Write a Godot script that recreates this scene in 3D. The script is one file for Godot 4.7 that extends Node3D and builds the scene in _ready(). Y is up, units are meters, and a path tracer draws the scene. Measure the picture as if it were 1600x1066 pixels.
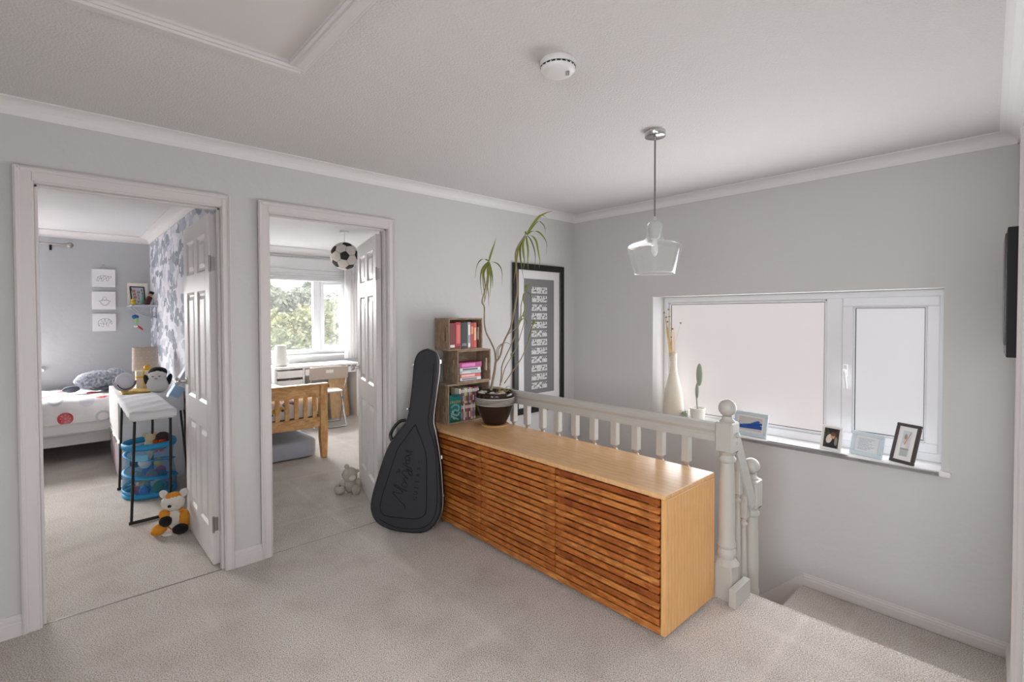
extends Node3D
# A stair landing seen from its near corner: two bedroom doorways, a slatted sideboard, a balustrade and a frosted window.
# x runs along the doorway wall towards the window wall (x = 0), z from the doorway wall (z = 0) into the landing, y up, metres.

const EYE := Vector3(-3.6291, 1.4081, 3.0567)
const RX := Vector3(0.7359, -0.0019, 0.6771)
const UX := Vector3(0.0154, 0.9998, -0.0140)
const FX := Vector3(0.6769, -0.0206, -0.7358)
const FOC := 768.38
const CX := 799.2
const CY := 509.04
const H := 2.345

# ---- a pixel gives a direction; the plane it meets gives the place
func ray(u: float, v: float) -> Vector3:
	return FX + RX * ((u - CX) / FOC) + UX * ((CY - v) / FOC)
func on_x(u: float, v: float, x: float) -> Vector3:
	var d := ray(u, v)
	return EYE + d * ((x - EYE.x) / d.x)
func on_y(u: float, v: float, y: float) -> Vector3:
	var d := ray(u, v)
	return EYE + d * ((y - EYE.y) / d.y)
func on_z(u: float, v: float, z: float) -> Vector3:
	var d := ray(u, v)
	return EYE + d * ((z - EYE.z) / d.z)
func at_d(u: float, v: float, d: float) -> Vector3:
	return EYE + ray(u, v) * d
func depth(p: Vector3) -> float:
	return (p - EYE).dot(FX)

# ---- a mesh under construction
class G:
	var v := PackedVector3Array()
	var n := PackedVector3Array()
	var t := PackedVector2Array()
	var x := PackedInt32Array()
	var T := Transform3D()
	func tri(p: Array, m: Array, uv: Array = [Vector2.ZERO, Vector2.RIGHT, Vector2.ONE]) -> void:
		var f: Vector3 = (p[1] - p[0]).cross(p[2] - p[0])
		var s: Vector3 = m[0] + m[1] + m[2]
		var k := v.size()
		for i in 3:
			v.append(T * p[i])
			n.append((T.basis * m[i]).normalized())
			t.append(uv[i])
		if f.dot(s) > 0.0:
			x.append_array(PackedInt32Array([k, k + 2, k + 1]))
		else:
			x.append_array(PackedInt32Array([k, k + 1, k + 2]))
	func quadn(p: Array, m: Array, uv: Array = [Vector2(0, 1), Vector2(1, 1), Vector2(1, 0), Vector2(0, 0)]) -> void:
		var f: Vector3 = (p[2] - p[0]).cross(p[3] - p[1])
		var s: Vector3 = m[0] + m[1] + m[2] + m[3]
		var k := v.size()
		for i in 4:
			v.append(T * p[i])
			n.append((T.basis * m[i]).normalized())
			t.append(uv[i])
		if f.dot(s) > 0.0:
			x.append_array(PackedInt32Array([k, k + 2, k + 1, k, k + 3, k + 2]))
		else:
			x.append_array(PackedInt32Array([k, k + 1, k + 2, k, k + 2, k + 3]))
	# flat face; hint points outwards
	func q(a: Vector3, b: Vector3, c: Vector3, d: Vector3, hint: Vector3) -> void:
		var f := (c - a).cross(d - b).normalized()
		if f.dot(hint) < 0.0:
			f = -f
		quadn([a, b, c, d], [f, f, f, f])
	# print: top left, top right, bottom right, bottom left
	func pic(a: Vector3, b: Vector3, c: Vector3, d: Vector3, hint: Vector3) -> void:
		var f := (c - a).cross(d - b).normalized()
		if f.dot(hint) < 0.0:
			f = -f
		quadn([a, b, c, d], [f, f, f, f], [Vector2(0, 0), Vector2(1, 0), Vector2(1, 1), Vector2(0, 1)])
	func box(c: Vector3, s: Vector3, b := 0.0) -> void:
		var h := s * 0.5
		b = minf(b, minf(h.x, minf(h.y, h.z)) * 0.9)
		var g := h - Vector3(b, b, b)
		for a in 3:
			var u := (a + 1) % 3
			var w := (a + 2) % 3
			for sg in [-1.0, 1.0]:
				var o := Vector3.ZERO
				o[a] = sg
				var P := []
				for k in [[-1, -1], [1, -1], [1, 1], [-1, 1]]:
					var p := c
					p[a] += sg * h[a]
					p[u] += k[0] * g[u]
					p[w] += k[1] * g[w]
					P.append(p)
				q(P[0], P[1], P[2], P[3], o)
				if b > 0.0:
					for s2 in [-1.0, 1.0]:
						# edge between face a and face u
						var e := Vector3.ZERO
						e[a] = sg
						e[u] = s2
						var A := c
						A[a] += sg * h[a]
						A[u] += s2 * g[u]
						A[w] -= g[w]
						var B := A
						B[w] += 2.0 * g[w]
						var D := c
						D[a] += sg * g[a]
						D[u] += s2 * h[u]
						D[w] -= g[w]
						var C := D
						C[w] += 2.0 * g[w]
						q(A, B, C, D, e)
		if b > 0.0:
			for i in [-1.0, 1.0]:
				for j in [-1.0, 1.0]:
					for k in [-1.0, 1.0]:
						var o := Vector3(i, j, k)
						var m := o.normalized()
						tri([c + Vector3(i * h.x, j * g.y, k * g.z), c + Vector3(i * g.x, j * h.y, k * g.z), c + Vector3(i * g.x, j * g.y, k * h.z)], [m, m, m])
	func bx(x0: float, x1: float, y0: float, y1: float, z0: float, z1: float, b := 0.0) -> void:
		box(Vector3(x0 + x1, y0 + y1, z0 + z1) * 0.5, Vector3(absf(x1 - x0), absf(y1 - y0), absf(z1 - z0)), b)
	# turned about y; the profile runs from bottom to top along the outside
	func lathe(pr: Array, seg := 24, sharp := 40.0, c := Vector3.ZERO) -> void:
		var sn := []
		for i in pr.size() - 1:
			var d: Vector2 = pr[i + 1] - pr[i]
			sn.append(Vector2(d.y, -d.x).normalized() if d.length() > 1e-7 else Vector2.RIGHT)
		var cs := cos(deg_to_rad(sharp))
		for i in pr.size() - 1:
			var na: Vector2 = sn[i]
			var nb: Vector2 = sn[i]
			if i > 0 and sn[i - 1].dot(sn[i]) > cs:
				na = (sn[i - 1] + sn[i]).normalized()
			if i < pr.size() - 2 and sn[i + 1].dot(sn[i]) > cs:
				nb = (sn[i + 1] + sn[i]).normalized()
			for k in seg:
				var a := TAU * k / seg
				var b := TAU * (k + 1) / seg
				var ca := Vector3(cos(a), 0, sin(a))
				var cb := Vector3(cos(b), 0, sin(b))
				var u0 := float(k) / seg
				var u1 := float(k + 1) / seg
				var v0 := float(i) / (pr.size() - 1)
				var v1 := float(i + 1) / (pr.size() - 1)
				var y0 := Vector3(0, pr[i].y, 0)
				var y1 := Vector3(0, pr[i + 1].y, 0)
				quadn([c + ca * pr[i].x + y0, c + cb * pr[i].x + y0, c + cb * pr[i + 1].x + y1, c + ca * pr[i + 1].x + y1], [ca * na.x + Vector3(0, na.y, 0), cb * na.x + Vector3(0, na.y, 0), cb * nb.x + Vector3(0, nb.y, 0), ca * nb.x + Vector3(0, nb.y, 0)], [Vector2(u0, 1 - v0), Vector2(u1, 1 - v0), Vector2(u1, 1 - v1), Vector2(u0, 1 - v1)])
	func tube(pts: Array, r, seg := 8, caps := true, flat := 1.0) -> void:
		var N := pts.size()
		var up := Vector3.UP
		var d0: Vector3 = (pts[1] - pts[0]).normalized()
		if absf(d0.dot(up)) > 0.9:
			up = Vector3.RIGHT
		var s := d0.cross(up).normalized()
		var rings := []
		var norms := []
		for i in N:
			var d: Vector3 = (pts[mini(i + 1, N - 1)] - pts[maxi(i - 1, 0)]).normalized()
			s = (s - d * s.dot(d)).normalized()
			var w := d.cross(s)
			var rr: float = r[i] if r is Array else r
			var ring := []
			var nr := []
			for k in seg:
				var a := TAU * k / seg
				nr.append(s * cos(a) + w * sin(a))
				ring.append(pts[i] + s * cos(a) * rr + w * sin(a) * rr * flat)
			rings.append(ring)
			norms.append(nr)
		for i in N - 1:
			for k in seg:
				var l := (k + 1) % seg
				quadn([rings[i][k], rings[i][l], rings[i + 1][l], rings[i + 1][k]], [norms[i][k], norms[i][l], norms[i + 1][l], norms[i + 1][k]])
		if caps:
			for e in [0, N - 1]:
				var m: Vector3 = (pts[0] - pts[1]).normalized() if e == 0 else (pts[N - 1] - pts[N - 2]).normalized()
				for k in seg:
					tri([pts[e], rings[e][k], rings[e][(k + 1) % seg]], [m, m, m])
	# superellipsoid: e = 1 round, e towards 0 boxy
	func ell(c: Vector3, r: Vector3, seg := 20, e1 := 1.0, e2 := 1.0, wob := 0.0) -> void:
		var rows := seg / 2
		var pw := func(w: float, m: float) -> float: return signf(w) * pow(absf(w), m)
		var P := []
		var M := []
		for i in rows + 1:
			var a := -PI / 2 + PI * i / rows
			var rp := []
			var rm := []
			for k in seg + 1:
				var b := TAU * (k % seg) / seg
				var o := Vector3(pw.call(cos(a), e1) * pw.call(cos(b), e2), pw.call(sin(a), e1), pw.call(cos(a), e1) * pw.call(sin(b), e2))
				var m := Vector3(pw.call(cos(a), 2 - e1) * pw.call(cos(b), 2 - e2) / r.x, pw.call(sin(a), 2 - e1) / r.y, pw.call(cos(a), 2 - e1) * pw.call(sin(b), 2 - e2) / r.z)
				var f := 1.0
				if wob > 0.0:
					f += wob * (sin(o.x * 9.0 + o.y * 13.0) * sin(o.z * 11.0 + o.y * 5.0 + 1.0) + 0.6 * sin(o.x * 23.0 - o.z * 19.0 + o.y * 17.0))
				rp.append(c + o * r * f)
				rm.append(m.normalized() if m.length() > 1e-6 else o)
			P.append(rp)
			M.append(rm)
		for i in rows:
			for k in seg:
				quadn([P[i][k], P[i][k + 1], P[i + 1][k + 1], P[i + 1][k]], [M[i][k], M[i][k + 1], M[i + 1][k + 1], M[i + 1][k]], [Vector2(float(k) / seg, 1 - float(i) / rows), Vector2(float(k + 1) / seg, 1 - float(i) / rows), Vector2(float(k + 1) / seg, 1 - float(i + 1) / rows), Vector2(float(k) / seg, 1 - float(i + 1) / rows)])
	# outline in xy pushed from z0 (back) to z1 (front), front edge bevelled by b
	func prism(poly: PackedVector2Array, z0: float, z1: float, b := 0.0, smooth := false) -> void:
		var N := poly.size()
		var area := 0.0
		for i in N:
			area += poly[i].cross(poly[(i + 1) % N])
		if area < 0.0:
			poly.reverse()
		var nm := []
		for i in N:
			var d := poly[(i + 1) % N] - poly[i]
			nm.append(Vector2(d.y, -d.x).normalized())
		var ins := PackedVector2Array()
		var vn := []
		for i in N:
			var m: Vector2 = (nm[i] + nm[(i + N - 1) % N]).normalized()
			vn.append(m)
			ins.append(poly[i] - m * b / maxf(0.4, m.dot(nm[i])))
		var V := func(p: Vector2, z: float) -> Vector3: return Vector3(p.x, p.y, z)
		for i in N:
			var j := (i + 1) % N
			var a: Vector2 = vn[i] if smooth else nm[i]
			var c: Vector2 = vn[j] if smooth else nm[i]
			var A := Vector3(a.x, a.y, 0)
			var C := Vector3(c.x, c.y, 0)
			quadn([V.call(poly[i], z0), V.call(poly[j], z0), V.call(poly[j], z1 - b), V.call(poly[i], z1 - b)], [A, C, C, A])
			if b > 0.0:
				var fz := Vector3(0, 0, 1)
				quadn([V.call(poly[i], z1 - b), V.call(poly[j], z1 - b), V.call(ins[j], z1), V.call(ins[i], z1)], [A + fz * 0.5, C + fz * 0.5, C * 0.5 + fz, A * 0.5 + fz])
		for side in [[ins, z1, Vector3(0, 0, 1)], [poly, z0, Vector3(0, 0, -1)]]:
			var id := Geometry2D.triangulate_polygon(side[0])
			for k in id.size() / 3:
				tri([V.call(side[0][id[k * 3]], side[1]), V.call(side[0][id[k * 3 + 1]], side[1]), V.call(side[0][id[k * 3 + 2]], side[1])], [side[2], side[2], side[2]])
	# a surface through rows of points, smooth; flip turns it over
	func sheet(P: Array, flip := false) -> void:
		var R := P.size()
		var C: int = P[0].size()
		var N := []
		for i in R:
			var row := []
			for k in C:
				var du: Vector3 = P[i][mini(k + 1, C - 1)] - P[i][maxi(k - 1, 0)]
				var dv: Vector3 = P[mini(i + 1, R - 1)][k] - P[maxi(i - 1, 0)][k]
				var m := du.cross(dv).normalized()
				row.append(-m if flip else m)
			N.append(row)
		for i in R - 1:
			for k in C - 1:
				quadn([P[i][k], P[i][k + 1], P[i + 1][k + 1], P[i + 1][k]], [N[i][k], N[i][k + 1], N[i + 1][k + 1], N[i + 1][k]], [Vector2(float(k) / (C - 1), float(i) / (R - 1)), Vector2(float(k + 1) / (C - 1), float(i) / (R - 1)), Vector2(float(k + 1) / (C - 1), float(i + 1) / (R - 1)), Vector2(float(k) / (C - 1), float(i + 1) / (R - 1))])
	# a leaf blade along a curve, widest in the middle, folded a little along its rib
	func blade(pts: Array, w: float, side: Vector3, fold := 0.25) -> void:
		var N := pts.size()
		var L := []
		var Cn := []
		var Rr := []
		for i in N:
			var f := float(i) / (N - 1)
			var d: Vector3 = (pts[mini(i + 1, N - 1)] - pts[maxi(i - 1, 0)]).normalized()
			var s := (side - d * side.dot(d)).normalized()
			var u := s.cross(d).normalized()
			var ww := w * 0.5 * (0.35 + 0.65 * sin(PI * minf(1.0, f * 1.1 + 0.12))) * (1.0 if f < 0.8 else (1.0 - f) / 0.2 * 0.9 + 0.1)
			L.append(pts[i] - s * ww + u * ww * fold)
			Cn.append(pts[i])
			Rr.append(pts[i] + s * ww + u * ww * fold)
		var rows := []
		for i in N:
			rows.append([L[i], Cn[i], Rr[i]])
		sheet(rows)
	func mesh() -> ArrayMesh:
		var a := []
		a.resize(Mesh.ARRAY_MAX)
		a[Mesh.ARRAY_VERTEX] = v
		a[Mesh.ARRAY_NORMAL] = n
		a[Mesh.ARRAY_TEX_UV] = t
		a[Mesh.ARRAY_INDEX] = x
		var m := ArrayMesh.new()
		m.add_surface_from_arrays(Mesh.PRIMITIVE_TRIANGLES, a)
		return m

# ---- things and parts
var used := {}
func numbered(called: String) -> String:
	var k: int = used.get(called, -1) + 1
	used[called] = k
	return called if k == 0 else "%s_%03d" % [called, k]
func tag(o: Node3D, label: String, category := "", group := "", kind := "") -> Node3D:
	if label:
		o.set_meta("label", label)
	if category:
		o.set_meta("category", category)
	if group:
		o.set_meta("group", group)
	if kind:
		o.set_meta("kind", kind)
	return o
func thing(called: String, label: String, category: String, at := Vector3.ZERO, turn := 0.0, group := "", kind := "") -> Node3D:
	var o := Node3D.new()
	o.name = numbered(called)
	add_child(o)
	o.position = at
	o.rotation.y = turn
	return tag(o, label, category, group, kind)
func put(m: Mesh, called: String, material: Material, parent: Node3D) -> MeshInstance3D:
	var o := MeshInstance3D.new()
	o.name = called
	o.mesh = m
	o.material_override = material
	parent.add_child(o, true)
	return o
func part(g: G, called: String, material: Material, parent: Node3D) -> MeshInstance3D:
	return put(g.mesh(), called, material, parent)
func single(g: G, called: String, material: Material, label: String, category: String, at := Vector3.ZERO, group := "", kind := "") -> MeshInstance3D:
	var o := put(g.mesh(), numbered(called), material, self)
	o.position = at
	tag(o, label, category, group, kind)
	return o
func curve(pts: Array, per := 6) -> Array:
	var out := []
	var N := pts.size()
	for i in N - 1:
		var a = pts[maxi(i - 1, 0)]
		var b = pts[i]
		var c = pts[i + 1]
		var d = pts[mini(i + 2, N - 1)]
		for k in per:
			var f := float(k) / per
			out.append(b.cubic_interpolate(c, a, d, f))
	out.append(pts[N - 1])
	return out
func px(list: Array, d: float) -> Array:
	var out := []
	for p in list:
		out.append(at_d(p[0], p[1], d + (p[2] if p.size() > 2 else 0.0)))
	return out

# ---- materials
var M := {}
func mat(name: String, c: Color, rough := 0.8, metal := 0.0) -> StandardMaterial3D:
	var m := StandardMaterial3D.new()
	m.resource_name = name
	m.albedo_color = c
	m.roughness = rough
	m.metallic = metal
	M[name] = m
	return m
func rgb(r: float, g: float, b: float) -> Color:
	return Color(r / 255.0, g / 255.0, b / 255.0)
func noise_tex(freq: float, size := 512, oct := 3, seed_ := 1, type := FastNoiseLite.TYPE_SIMPLEX_SMOOTH, ramp: Array = []) -> NoiseTexture2D:
	var f := FastNoiseLite.new()
	f.noise_type = type
	f.seed = seed_
	f.frequency = freq
	f.fractal_octaves = oct
	var t := NoiseTexture2D.new()
	t.width = size
	t.height = size
	t.seamless = true
	t.noise = f
	if ramp.size():
		var gr := Gradient.new()
		var off := PackedFloat32Array()
		var cl := PackedColorArray()
		for r in ramp:
			off.append(r[0])
			cl.append(r[1])
		gr.offsets = off
		gr.colors = cl
		t.color_ramp = gr
	return t
func triplanar(m: StandardMaterial3D, s: float, world := true) -> StandardMaterial3D:
	m.uv1_triplanar = true
	m.uv1_world_triplanar = world
	m.uv1_scale = Vector3(s, s, s)
	return m
func bump(m: StandardMaterial3D, t: Texture2D, cm: float) -> StandardMaterial3D:
	m.heightmap_enabled = true
	m.heightmap_texture = t
	m.heightmap_scale = cm
	return m
# wood grain along u (or along v when tall)
func wood_tex(dark: Color, light: Color, seed_: int, tall := false, stretch := 22.0, wild := 1.0, size := 384) -> ImageTexture:
	var f := FastNoiseLite.new()
	f.seed = seed_
	f.frequency = 1.0
	f.fractal_octaves = 3
	var b := PackedByteArray()
	b.resize(size * size * 3)
	var k := 0
	for y in size:
		for x in size:
			var u := float(y if tall else x) / size
			var w := float(x if tall else y) / size
			# a torus in noise space keeps the repeat seamless across the grain
			var ca := cos(TAU * u) * 0.35
			var sa := sin(TAU * u) * 0.35
			var broad := f.get_noise_3d(ca * 2.0, sa * 2.0, sin(TAU * w) * 1.4 + cos(TAU * w) * 0.9)
			var fine := f.get_noise_3d(ca * 3.0 + 7.0, sa * 3.0, w * stretch * 2.4)
			var ring := 0.5 + 0.5 * sin((w * stretch + broad * 3.2 * wild) * TAU * 0.5)
			var z := clampf(0.5 + broad * 0.7 * wild + fine * 0.55 + (ring - 0.5) * 0.30, 0.0, 1.0)
			var c := dark.lerp(light, z)
			b[k] = int(c.r * 255.0)
			b[k + 1] = int(c.g * 255.0)
			b[k + 2] = int(c.b * 255.0)
			k += 3
	return ImageTexture.create_from_image(Image.create_from_data(size, size, false, Image.FORMAT_RGB8, b))
func textured(name: String, t: Texture2D, rough := 0.6, scale := 1.0, world := false, tint := Color.WHITE) -> StandardMaterial3D:
	var m := mat(name, tint, rough)
	m.albedo_texture = t
	if scale > 0.0:
		triplanar(m, scale, world)
	return m
func disc(im: Image, cx: float, cy: float, rx: float, ry: float, c: Color, rot := 0.0, hollow := 0.0) -> void:
	var R := int(maxf(rx, ry)) + 1
	var W := im.get_width()
	var Hh := im.get_height()
	var cr := cos(rot)
	var sr := sin(rot)
	for y in range(int(cy) - R, int(cy) + R + 1):
		for x in range(int(cx) - R, int(cx) + R + 1):
			var dx := x - cx
			var dy := y - cy
			var a := (dx * cr + dy * sr) / rx
			var b := (-dx * sr + dy * cr) / ry
			var d := a * a + b * b
			if d <= 1.0 and d >= hollow:
				im.set_pixel(posmod(x, W), posmod(y, Hh), c)
func stroke(im: Image, pts: Array, r: float, c: Color) -> void:
	for i in pts.size() - 1:
		var a: Vector2 = pts[i]
		var b: Vector2 = pts[i + 1]
		var n := maxi(1, int(a.distance_to(b)))
		for k in n + 1:
			var p := a.lerp(b, float(k) / n)
			disc(im, p.x, p.y, r, r, c)
func print_mat(name: String, im: Image, rough := 0.6) -> StandardMaterial3D:
	var m := mat(name, Color.WHITE, rough)
	m.albedo_texture = ImageTexture.create_from_image(im)
	m.texture_repeat = false
	return m

func area(called: String, at: Vector3, size: Vector2, turn: float, energy: float, c := Color.WHITE, dip := 0.0) -> void:
	var l := AreaLight3D.new()
	l.name = called
	l.area_size = size
	l.area_normalize_energy = false
	l.light_energy = energy
	l.light_color = c
	l.area_range = 20.0
	l.area_attenuation = 2.0
	l.shadow_enabled = true
	add_child(l)
	l.position = at
	l.rotation = Vector3(-dip, turn, 0)

func _ready() -> void:
	# ---- camera
	var cam := Camera3D.new()
	cam.name = "camera"
	cam.near = 0.05
	cam.far = 200.0
	cam.projection = Camera3D.PROJECTION_FRUSTUM
	cam.size = 2.0 * 533.0 / FOC * cam.near
	cam.frustum_offset = Vector2((800.0 - CX) / FOC, (CY - 533.0) / FOC) * cam.near
	add_child(cam)
	cam.transform = Transform3D(Basis(RX, UX, -FX).orthonormalized(), EYE)
	cam.current = true
	# ---- overcast sky
	var we := WorldEnvironment.new()
	we.name = "world"
	var e := Environment.new()
	e.background_mode = Environment.BG_SKY
	var sky := Sky.new()
	var sm := ProceduralSkyMaterial.new()
	sm.sky_top_color = rgb(236, 240, 246)
	sm.sky_horizon_color = rgb(248, 249, 250)
	sm.ground_bottom_color = rgb(120, 122, 112)
	sm.ground_horizon_color = rgb(170, 172, 165)
	sm.sky_energy_multiplier = 1.05
	sm.ground_energy_multiplier = 1.0
	sky.sky_material = sm
	e.sky = sky
	e.tonemap_mode = Environment.TONE_MAPPER_LINEAR
	e.tonemap_exposure = 2.16
	e.sdfgi_enabled = true
	e.ssao_enabled = true
	e.ssil_enabled = true
	we.environment = e
	add_child(we)
	# ---- daylight at the windows
	area("frosted_window_daylight", Vector3(0.162, 1.05, 1.76), Vector2(1.70, 0.92), PI / 2, 0.31, rgb(248, 250, 255))
	area("frosted_window_spread", Vector3(-0.06, 1.05, 1.76), Vector2(1.75, 0.96), PI / 2, 0.66, rgb(248, 250, 255))
	area("desk_window_daylight", Vector3(-1.35, 2.45, -5.2), Vector2(3.0, 1.9), PI, 6.4, rgb(250, 251, 253), 0.5)
	area("bed_window_daylight", Vector3(-4.45, 2.45, -5.4), Vector2(2.8, 1.9), PI, 13.5, rgb(253, 252, 250), 0.5)
	area("near_window_daylight", Vector3(-3.7, 1.35, 4.26), Vector2(1.50, 1.20), 0.0, 0.88, rgb(248, 250, 255), 0.95)
	area("end_window_daylight", Vector3(-7.0, 1.75, 3.35), Vector2(2.4, 1.7), -PI / 2, 3.0, rgb(246, 249, 255), 0.12)
	materials()
	structure()
	windows()
	joinery()
	stairs()
	sideboard()
	guitar_case()
	crates()
	dragon_tree()
	wall_frame()
	sill_things()
	ceiling_things()
	bedroom_one()
	bedroom_one_toys()
	bedroom_two()
	garden()

func materials() -> void:
	var plaster := noise_tex(0.02, 512, 4, 3)
	var wp := mat("wall_paint", rgb(211, 210, 208), 0.85)
	bump(triplanar(wp, 1.0), plaster, 0.12)
	var gp := mat("grey_paint", rgb(188, 191, 194), 0.85)
	bump(triplanar(gp, 1.0), plaster, 0.12)
	mat("white_paint", rgb(220, 220, 221), 0.85)
	var artex := noise_tex(0.045, 1024, 4, 9, FastNoiseLite.TYPE_SIMPLEX)
	bump(triplanar(mat("stippled_ceiling", rgb(222, 219, 217), 0.9), 1.6), artex, 0.2)
	mat("gloss_white", rgb(222, 217, 215), 0.42)
	mat("satin_white", rgb(236, 234, 233), 0.5)
	mat("plastic_white", rgb(236, 237, 239), 0.35)
	mat("banister_paint", rgb(184, 181, 174), 0.45)
	var pile := noise_tex(0.11, 1024, 3, 5, FastNoiseLite.TYPE_SIMPLEX, [[0.0, rgb(150, 134, 122)], [0.33, rgb(206, 193, 182)], [0.5, rgb(236, 226, 217)], [0.66, rgb(246, 239, 232)], [1.0, rgb(252, 248, 243)]])
	var pileh := noise_tex(0.11, 1024, 3, 5, FastNoiseLite.TYPE_SIMPLEX)
	var tread := noise_tex(0.012, 512, 3, 21, FastNoiseLite.TYPE_SIMPLEX_SMOOTH, [[0.0, rgb(236, 233, 230)], [0.45, rgb(250, 249, 248)], [1.0, rgb(255, 255, 255)]])
	var cp := textured("carpet", pile, 1.0, 1.1, true)
	bump(cp, pileh, 0.8)
	cp.rim_enabled = true
	cp.rim = 0.25
	cp.detail_enabled = true
	cp.detail_albedo = tread
	cp.detail_blend_mode = BaseMaterial3D.BLEND_MODE_MUL
	cp.detail_uv_layer = BaseMaterial3D.DETAIL_UV_2
	cp.uv2_triplanar = true
	cp.uv2_world_triplanar = true
	cp.uv2_scale = Vector3(0.45, 0.45, 0.45)
	# metals, plastics, cloths
	mat("chrome", rgb(205, 205, 207), 0.18, 1.0)
	mat("brushed_steel", rgb(170, 165, 160), 0.38, 1.0)
	mat("brass", rgb(176, 148, 104), 0.35, 1.0)
	mat("black_gloss", rgb(18, 18, 19), 0.3)
	mat("black_matt", rgb(24, 24, 25), 0.7)
	mat("white_plastic", rgb(238, 237, 235), 0.4)
	mat("cream", rgb(238, 232, 220), 0.7)
	mat("glass", Color(1, 1, 1, 0.06), 0.02)
	var fg := mat("frosted_pane", rgb(150, 148, 148), 0.6)
	fg.emission_enabled = true
	fg.emission = rgb(206, 199, 198)
	fg.emission_energy_multiplier = 0.355
	var fg2 := mat("frosted_casement_pane", rgb(150, 150, 151), 0.6)
	fg2.emission_enabled = true
	fg2.emission = rgb(202, 201, 203)
	fg2.emission_energy_multiplier = 0.355
	# oak of the sideboard
	var ou := wood_tex(rgb(150, 84, 34), rgb(208, 138, 72), 31)
	var ov := wood_tex(rgb(212, 164, 112), rgb(234, 190, 140), 32, true, 40.0, 0.35)
	var k := 0
	for tint in [rgb(255, 250, 240), rgb(226, 205, 182), rgb(252, 238, 214), rgb(205, 172, 142), rgb(240, 220, 196), rgb(255, 255, 255)]:
		var m := textured("slat_wood_%d" % k, ou, 0.42, 1.6, false, tint)
		m.uv1_offset = Vector3(k * 0.37, k * 0.21, k * 0.53)
		k += 1
	textured("oak_top", ov, 0.34, 1.2)
	textured("oak_pale", wood_tex(rgb(210, 154, 94), rgb(232, 184, 124), 34, true, 60.0, 0.25), 0.4, 1.2)
	textured("oak_u", ou, 0.45, 1.2)
	textured("crate_wood", wood_tex(rgb(128, 106, 86), rgb(178, 154, 130), 41), 0.8, 2.4)
	textured("crate_wood_side", wood_tex(rgb(122, 100, 80), rgb(168, 144, 120), 43, true), 0.8, 2.4)
	textured("pine_u", wood_tex(rgb(196, 142, 84), rgb(232, 186, 128), 51), 0.45, 1.4)
	textured("pine_v", wood_tex(rgb(196, 142, 84), rgb(232, 186, 128), 52, true), 0.45, 1.4)
	textured("chipboard", wood_tex(rgb(206, 166, 118), rgb(228, 192, 148), 55, true), 0.6, 1.4)

func struct(g: G, called: String, m: Material, label: String, category: String) -> MeshInstance3D:
	var o := part(g, called, m, self)
	tag(o, label, category, "", "structure")
	return o

const D1 := [-3.7036, -2.9731]
const D2 := [-2.7273, -1.9701]
const WZ0 := 0.8455
const WZ1 := 2.6704
const WY0 := 0.532
const WY1 := 1.56
const WC := 0.0556   # the near wall is not quite square to the window wall
func wall_c(x: float) -> float:
	return 2.953 - WC * x

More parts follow.
